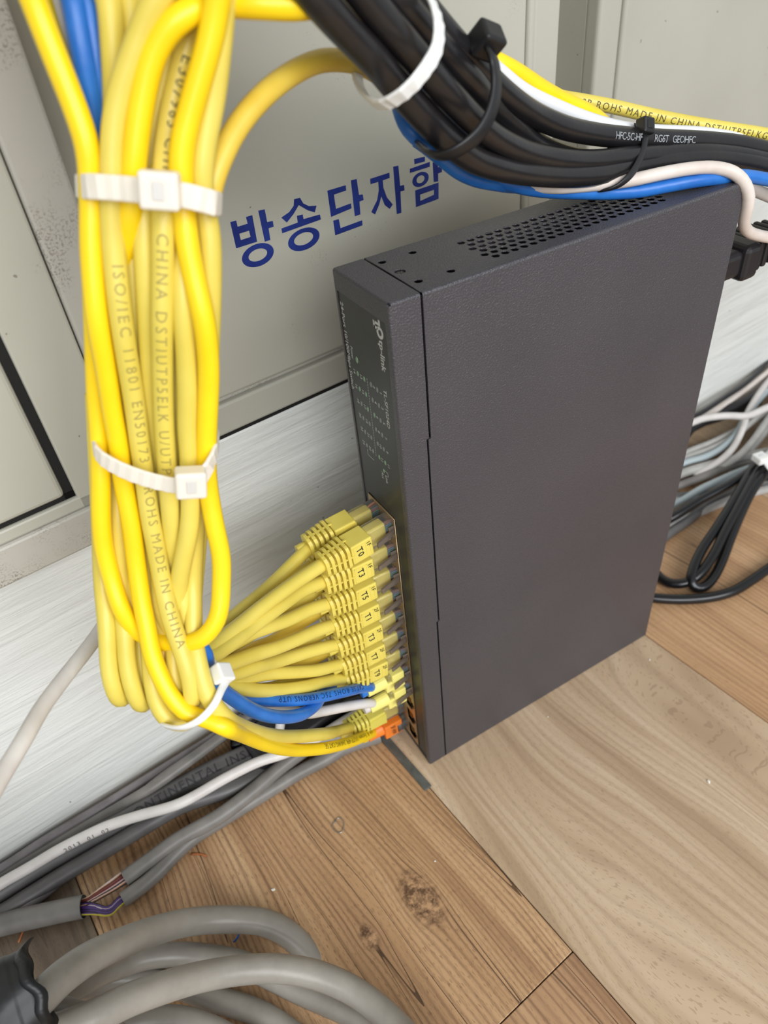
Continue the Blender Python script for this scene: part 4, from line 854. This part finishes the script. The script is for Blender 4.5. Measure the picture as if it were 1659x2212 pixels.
rp = [
 ([(1380, 960, 30), (1440, 935, 30), (1497, 912, 30), (1524, 903, 30), (1574, 898, 30), (1611, 899, 30), (1659, 880, 30), (1720, 855, 30)], .0030, 'white_cable', 'whitish cable on top of the pile, crossing to the right edge'),
 ([(1440, 925, 34), (1512, 893, 32), (1560, 862, 30), (1611, 828, 28), (1660, 780, 26)], .0022, 'black_cable', 'thin black cable lying highest against the white plinth'),
 ([(1460, 930, 22), (1549, 884, 22), (1600, 848, 22), (1659, 803, 22), (1720, 750, 22)], .0030, 'pink_white', 'pinkish cable between the two black ones at the plinth'),
 ([(1440, 955, 12), (1500, 920, 14), (1564, 889, 18), (1610, 868, 20), (1659, 835, 20), (1720, 800, 20)], .0048, 'black_cable', 'thick black cable below the pinkish one at the plinth'),
 ([(1400, 985, 10), (1470, 955, 10), (1502, 922, 14), (1560, 902, 14), (1640, 870, 12)], .0030, 'black_cable', 'black cable under the whitish one next to the switch'),
 ([(1420, 1010, 8), (1487, 976, 8), (1540, 955, 8), (1594, 929, 9), (1649, 899, 12), (1720, 865, 12)], .0030, 'grey_light', 'light grey cable uppermost of the parallel ones by the switch'),
 ([(1420, 1020, 6), (1482, 988, 7), (1530, 972, 8), (1575, 950, 10), (1620, 915, 12), (1680, 870, 12)], .0030, 'grey_light', 'light grey cable second of the parallel ones by the switch'),
 ([(1420, 1030, 5), (1478, 1000, 7), (1525, 986, 9), (1562, 966, 11), (1592, 935, 14), (1605, 912, 18), (1625, 880, 20), (1665, 835, 20)], .0030, 'bluegrey', 'bluish grey cable curving up from the pile beside the switch'),
 ([(1420, 1050, 4), (1476, 1022, 5), (1537, 1004, 7), (1599, 989, 9), (1650, 978, 9), (1720, 960, 9)], .0040, 'grey_light', 'wide light grey cable just behind the black power cord'),
 ([(1500, 1030, 3), (1525, 1014, 6), (1554, 996, 12), (1580, 972, 14), (1596, 945, 16), (1606, 920, 20), (1614, 895, 24), (1640, 850, 24), (1680, 800, 22)], .0028, 'white_cable', 'whitish cable running steeply over the pile'),
 ([(1530, 1030, 3), (1560, 1008, 7), (1590, 990, 13), (1624, 955, 14), (1645, 925, 15), (1670, 890, 16)], .0030, 'grey_light', 'light grey cable running steeply, left of the tie head'),
 ([(1580, 1000, 8), (1612, 982, 9), (1640, 950, 10), (1665, 915, 11), (1690, 880, 12)], .0030, 'grey_light', 'light grey cable beside the steep one by the tie'),
 ([(1420, 1070, 4), (1470, 1048, 4), (1525, 1028, 5), (1570, 1010, 6), (1630, 1000, 6)], .0034, 'grey_cable', 'mid grey cable low in the pile by the switch'),
 ([(1440, 1100, 2), (1480, 1078, 5), (1512, 1058, 7), (1555, 1038, 8), (1599, 1019, 9), (1640, 1005, 9)], .0032, 'bluegrey', 'bluish grey cable showing just above the power cord'),
 ([(1420, 1078, 3), (1465, 1072, 3), (1512, 1069, 3), (1560, 1065, 3), (1610, 1055, 3), (1680, 1040, 3)], .0034, 'grey_dark', 'dark grey cable lying flat under the power cord'),
 ([(1420, 1092, 3), (1459, 1081, 3), (1490, 1079, 3), (1540, 1074, 3)], .0025, 'grey_light', 'thin light cable stub showing left of the power cord'),
 ([(1420, 1155, 3), (1472, 1126, 3), (1524, 1102, 3), (1586, 1076, 3), (1659, 1056, 3), (1720, 1040, 3)], .0034, 'grey_light', 'light grey cable outermost of the pile on the wood'),
 ([(1400, 1190, 3.5), (1446, 1152, 3.5), (1487, 1124, 3.5), (1530, 1090, 3.5), (1600, 1060, 4)], .0038, 'grey_dark', 'dark grey cable under the power cord next to the switch edge'),
 ([(1620, 1045, 4), (1660, 1040, 4), (1720, 1030, 4)], .0040, 'black_cable', 'black cable stub behind the coil at the right edge'),
]
for q, (pts, r, m, lab) in enumerate(rp):
    W = [atz(x, y, h * .001) for x, y, h in pts]
    if pts[0][0] < 1500:                                # they come from behind the switch, along the plinth
        P = W[0]; zz = .0045 + .004 * (q % 3)
        far = [Vector((P.x - a, min(P.y - a * .12, .107 + .11 * (P.x - a) - .010 - .003 * (q % 4)), zz)) for a in (.24, .10)]
        W = far + W
    cable('cable', W, r, MT[m], lab, 'cable', GP)

# ================================================================ grey cables along the plinth, lower left
GL = 'grey cables lying along the foot of the plinth'
ll = [
 ([(640, 1490, 8), (560, 1530, 8), (510, 1560, 9), (455, 1598, 9), (380, 1645, 9), (304, 1692, 9), (216, 1746, 8), (100, 1815, 8), (0, 1880, 8), (-80, 1930, 8)], .0030, 'grey_purple', 'purplish grey cable tight against the foot of the plinth'),
 ([(640, 1500, 4), (540, 1550, 5), (483, 1589, 8), (420, 1635, 12), (371, 1668, 13), (325, 1703, 12), (287, 1735, 10), (200, 1780, 7), (100, 1838, 5), (0, 1898, 5), (-80, 1945, 5)], .0034, 'grey_cable', 'grey cable crossing over its neighbour beside the plinth'),
 ([(600, 1510, 12), (520, 1560, 12), (478, 1592, 14), (400, 1650, 16), (321, 1706, 15), (236, 1756, 9), (135, 1815, 6), (0, 1893, 6), (-60, 1928, 6)], .0032, 'grey_cable', 'grey cable second out from the plinth foot'),
 ([(900, 1480, 6), (798, 1526, 8), (759, 1548, 10), (717, 1574, 13), (676, 1600, 16), (617, 1627, 19), (560, 1645, 20), (489, 1680, 20), (388, 1736, 19), (304, 1761, 18.5), (236, 1783, 18.5), (169, 1814, 18), (118, 1841, 17), (67, 1872, 15.5), (0, 1910, 15), (-60, 1950, 15)], .0030, 'white_cable', 'light whitish cable winding over the dark grey ones'),
 ([(760, 1520, 6), (660, 1570, 7), (560, 1618, 8), (440, 1674, 9), (338, 1731, 9), (270, 1774, 9), (203, 1808, 8), (101, 1862, 7.5), (0, 1925, 7), (-80, 1975, 7)], .0062, 'grey_dark', 'thick dark grey cable with faint lettering, widest by the plinth'),
 ([(760, 1580, 5), (680, 1610, 6), (600, 1650, 7), (506, 1702, 8), (439, 1724, 9), (388, 1742, 10), (338, 1770, 10), (236, 1831, 8), (135, 1890, 6), (68, 1932, 6), (0, 1975, 6), (-60, 2010, 6)], .0046, 'grey_dark', 'dark grey cable between the lettered one and the cut one'),
 ([(215, 1838, 3.6), (160, 1872, 3.6), (110, 1912, 3.8), (60, 1952, 4), (0, 1985, 4), (-60, 2010, 4)], .0040, 'grey_purple', 'pale purplish cable low at the left edge'),
]
tbs = {}
for pts, r, m, lab in ll: tbs[lab[:12]] = fl('cable', pts, r, MT[m], lab, 'cable', GL)
t = tbs['thick dark g']; cable_text(t[0], 'CONTINENTAL INSIDE 0.5 x 2', 272, 1785, .0052, MT['ink_grey'], t[1], flip=-1, off=.15, offset=.01, spacing=1.2)
t = tbs['light whitis']; cable_text(t[0], '2013  01  02', 140, 1836, .0026, MT['ink'], t[1], flip=-1, off=-.7, spacing=1.3)
# cable with its sheath cut open
cut = tag(empty('cable', (0, 0, 0)), 'grey cable with a cut sheath baring purple and brown wires', 'cable')
Z = lambda L_: [atz(x, y, h * .001) for x, y, h in L_]
def sheath(pts, r, parent, m):
    pts = run_on(pts); tb = Tube(pts, r, 16); bm = bmesh.new(); tb.add(bm, cap=False)
    inner = Tube(pts, r * .86, 16); inner.add(bm, cap=False)
    return obj('sheath', bm, m, parent)
sheath(Z([(820, 1545, 6), (740, 1588, 8), (690, 1600, 9), (640, 1632, 10), (600, 1662, 10), (550, 1706, 10), (473, 1764, 9), (388, 1812, 8), (321, 1860, 7), (270, 1898, 6.5)]), .0044, cut, MT['grey_cable'])
sheath(Z([(820, 1590, 5), (745, 1615, 5), (703, 1640, 5), (648, 1668, 5), (587, 1705, 5), (473, 1775, 4.5), (420, 1808, 4.2), (380, 1843, 4.2), (350, 1875, 4.2), (322, 1902, 4.2), (266, 1944, 4.5)]), .0042, cut, MT['grey_cable'])
sheath(Z([(181, 1958, 6), (140, 1966, 6), (90, 1977, 6), (0, 1998, 6), (-80, 2020, 6)]), .0058, cut, MT['grey_cable'])
wcol = ['w_white', 'w_orange', 'w_black', 'w_brown', 'w_red', 'w_black', 'w_red', 'w_white', 'w_brown', 'w_black']
for k in range(13):
    f = (k / 12 - .5) * 2; m = wcol[k % 10]
    s0, s1 = (262 + f * 4, 1900 + f * 12), (186, 1950 + f * 8)
    Tube(Z([(s0[0] + 14, s0[1] - 9, 6.5), (s0[0], s0[1], 7 - f), (240 + f * 3, 1915 + f * 11, 8 - f * 2), (212 + f * 2, 1933 + f * 9, 8), (s1[0], s1[1], 7), (170, s1[1] + 3, 6)]), .00055, 6, .002).build('wire', MT[m], cut)
for k in range(15):
    f = (k / 14 - .5) * 2; m = 'w_purple' if k % 4 else ('w_white' if k == 4 else 'w_black')
    if k == 14: m = 'w_yellow'
    Tube(Z([(172, 1963 + f * 12, 6), (184, 1962 + f * 13, 7 + .5 * math.cos(k)), (205, 1962 + f * 12, 8), (228, 1970 + f * 9, 8), (243, 1965 + f * 11, 7), (252, 1952 + f * 12, 6), (264, 1944 + f * 9, 5), (276, 1936 + f * 8, 4.5)]), .00055, 6, .002).build('wire', MT[m], cut)

# ---- big grey cables leaving the taped end
GB = 'thick warm grey cables leaving the taped end'
big = [
 ([(20, 2215, .262), (80, 2165, .268), (117, 2126, .276), (163, 2089, .288), (204, 2064, .300), (244, 2045, .312), (326, 2013, .338), (407, 1992, .356), (488, 1986, .366), (570, 1992, .370), (624, 2018, .370), (667, 2060, .368), (722, 2110, .362), (775, 2162, .352), (840, 2225, .338), (900, 2290, .325), (960, 2420, dz(960, 2420, .0068)), (980, 2600, dz(980, 2600, .0066)), (960, 2850, dz(960, 2850, .0065))], .0064, 'topmost thick grey cable, arching highest from the taped end'),
 ([(-10, 2260, .262), (100, 2235, .270), (206, 2195, .280), (271, 2163, .290), (353, 2133, .304), (434, 2110, .320), (515, 2096, .330), (597, 2092, .336), (678, 2104, .338), (760, 2138, .336), (814, 2176, .331), (866, 2225, .323), (920, 2290, .310), (985, 2420, dz(985, 2420, .0100)), (1010, 2600, dz(1010, 2600, .0066)), (1000, 2850, dz(1000, 2850, .0065))], .0062, 'thick grey cable arching across the front of the others'),
 ([(60, 2170, .292), (160, 2130, .310), (220, 2100, .330), (270, 2083, .345), (304, 2070, .350), (380, 2061, .357), (461, 2068, .358), (521, 2080, .357), (580, 2108, .354), (651, 2143, .350), (730, 2178, .345), (800, 2212, .339), (860, 2250, .33)], .0056, 'thick grey cable passing under both tall arches'),
 ([(40, 2190, .300), (110, 2155, .315), (160, 2132, .330), (200, 2122, .340), (244, 2115, .346), (325, 2117, .352), (380, 2128, .352), (430, 2145, .351), (488, 2165, .348), (540, 2180, .345), (590, 2205, .340), (640, 2240, .335)], .0056, 'thick grey cable lying flat in the middle, partly hidden'),
 ([(120, 2260, .300), (200, 2232, .312), (270, 2214, .322), (340, 2203, .328), (400, 2206, .330), (455, 2225, .330), (520, 2260, .328)], .0060, 'lowest thick grey cable at the bottom edge'),
 ([(20, 2170, .280), (90, 2180, .284), (130, 2188, .288), (180, 2205, .292), (240, 2240, .295)], .0060, 'short visible thick grey cable right below the tape'),
]
for pts, r, lab in big: dcable('cable', pts, r, MT['grey_big'], lab, 'cable', GB, n=18)
# taped end
tape = tag(empty('taped_cable_end', (0, 0, 0)), 'cable ends wrapped in black electrical tape at the bottom left corner', 'taped cable end')
bm = bmesh.new(); A0 = atd(-70, 2215, .250); A1 = atd(88, 2128, .262); ax = (A1 - A0).normalized(); LT = (A1 - A0).length
side = ax.cross(RF).normalized(); nr = side.cross(ax).normalized(); NR, NSg = 40, 64
rings = []
for i in range(NR):                                    # wound layers give shallow steps; the end flares into a ragged lip
    t = i / (NR - 1); c = A0 + ax * LT * t; rad = .0150 + .0010 * math.floor((1 - t) * 3) / 3 + (.0022 * max(0, t - .86) / .14)
    ring_ = []
    for k in range(NSg):
        a = 2 * math.pi * k / NSg; q = rad * (1 + .045 * math.sin(3 * a + t * 4) + .02 * math.sin(7 * a - t * 5))
        c2 = c + ax * ((.0016 * math.sin(3 * a) + .0008 * math.sin(9 * a + 1)) * max(0, t - .8) / .2)
        ring_.append(bm.verts.new(c2 + (side * math.cos(a) + nr * math.sin(a)) * q))
    rings.append(ring_)
for a, b in zip(rings, rings[1:]):
    for k in range(NSg): bm.faces.new((a[k], a[(k + 1) % NSg], b[(k + 1) % NSg], b[k])).smooth = True
inn = [bm.verts.new(v.co + (A0 + ax * LT - v.co) * .10 - ax * .004) for v in rings[-1]]; cc = bm.verts.new(A0 + ax * (LT - .006))
for k in range(NSg):
    bm.faces.new((rings[-1][k], rings[-1][(k + 1) % NSg], inn[(k + 1) % NSg], inn[k])).smooth = True
    bm.faces.new((inn[k], inn[(k + 1) % NSg], cc)).smooth = True
bm.faces.new(rings[0]); fixn(bm); obj('wrap', bm, MT['tape'], tape)

# ================================================================ dark things behind the fan, small litter, floor strip
fl('power_cable', [(470, 1580, 6), (540, 1560, 7), (600, 1548, 8), (680, 1530, 9), (760, 1508, 9), (840, 1480, 9), (900, 1450, 9)], .0040, MT['black_gloss'], 'black cord in the dark behind the lowest yellow cables', 'power cord')
fl('power_cable', [(500, 1610, 5), (580, 1590, 5), (660, 1570, 5), (740, 1545, 5), (820, 1515, 5), (900, 1480, 5)], .0040, MT['black_gloss'], 'black cord nearer the switch foot, behind the blue cable', 'power cord')
fl('cable', [(560, 1640, 4.5), (640, 1600, 4.5), (720, 1572, 4.5), (800, 1550, 4.5), (860, 1530, 4.5)], .0042, MT['black_cable'], 'matt black cable on the floor below the yellow fan', 'cable')
fl('cable', [(520, 1530, 14), (600, 1505, 15), (680, 1480, 16), (760, 1450, 16), (820, 1420, 16)], .0046, MT['black_cable'], 'matt black cable behind the blue ones, along the plinth', 'cable')
fl('cable', [(600, 1480, 4), (604, 1530, 22), (606, 1560, 24), (600, 1600, 8)], .0028, MT['white_cable'], 'short piece of pale cable upright in the dark gap', 'cable')
ad = tag(empty('power_adapter', (0, 0, 0)), 'black power adapter lying in the shadow behind the fan of cables', 'power adapter')
C = atz(640, 1560, .012); bm = bmesh.new(); box(bm, -.034, .030, -.014, .014, -.012, .006, .003, seg=3, mat=Matrix.Translation(C) @ Matrix.Rotation(.15, 4, 'Z')); fixn(bm); obj('casing', bm, MT['black_ribbed'], ad)
bm = bmesh.new(); box(bm, .0295, .0380, -.006, .006, -.008, .000, .0015, mat=Matrix.Translation(C) @ Matrix.Rotation(.15, 4, 'Z')); obj('cord_grip', bm, MT['black_plastic'], ad)
bm = bmesh.new(); box(bm, -0.0128, -0.0078, -0.0110, 0.045, 0.0, 0.0012, 0.0004)
tag(in_room(obj('metal_strip', bm, MT['strip'])), 'dull grey strip on the plank seam in front of the switch', 'strip')
hk = [atz(x, y, .0005) for x, y in [(724, 1778), (729, 1767), (737, 1767), (742, 1776), (742, 1790), (736, 1799), (727, 1797), (720, 1791), (718, 1783), (724, 1772)]]
cable('wire_clip', hk, .00028, MT['steel'], 'small bent steel wire clip lying on the wood', 'wire clip', n=6, step=.0006)
cable('wire_scrap', [atz(x, y, h) for x, y, h in [(505, 2034, .001), (511, 2029, .0022), (515, 2022, .0032), (516, 2014, .0022)]], .0005, MT['blue'], 'tiny blue scrap of wire on the wood behind the grey arches', 'wire scrap', n=6, step=.001)
def crumb(px, py, s, m, lab, name='crumb', g=None):
    bm = bmesh.new(); bmesh.ops.create_icosphere(bm, subdivisions=1, radius=s)
    for v in bm.verts: v.co *= random.uniform(.6, 1.25); v.co.z *= .45
    bmesh.ops.translate(bm, verts=bm.verts[:], vec=atz(px, py, s * .35)); return tag(obj(name, bm, m), lab, 'crumb', g)
crumb(1531, 1688, .0014, MT['debris'], 'white paint crumb on the light walnut plank')
crumb(590, 1922, .0011, MT['debris'], 'white crumb on the wood below the yellow cables')
crumb(940, 1860, .0007, MT['debris'], 'tiny white crumb beside the knot in the wood')
crumb(1183, 1548, .0006, MT['debris'], 'tiny pale crumb near the switch’s foot')
crumb(1403, 1425, .0007, MT['debris'], 'pale crumb behind the switch at the right')
cable('splinter', Z([(412, 1846, .4), (428, 1843, .8), (446, 1849, .5)]), .00055, MT['splinter'], 'orange brown splinter on the wood near the cut cable', 'splinter', n=5, step=.002)
cable('splinter', Z([(40, 2036, .4), (46, 2020, .8), (52, 2006, .5)]), .0005, MT['splinter'], 'orange brown splinter above the black tape', 'splinter', n=5, step=.002)
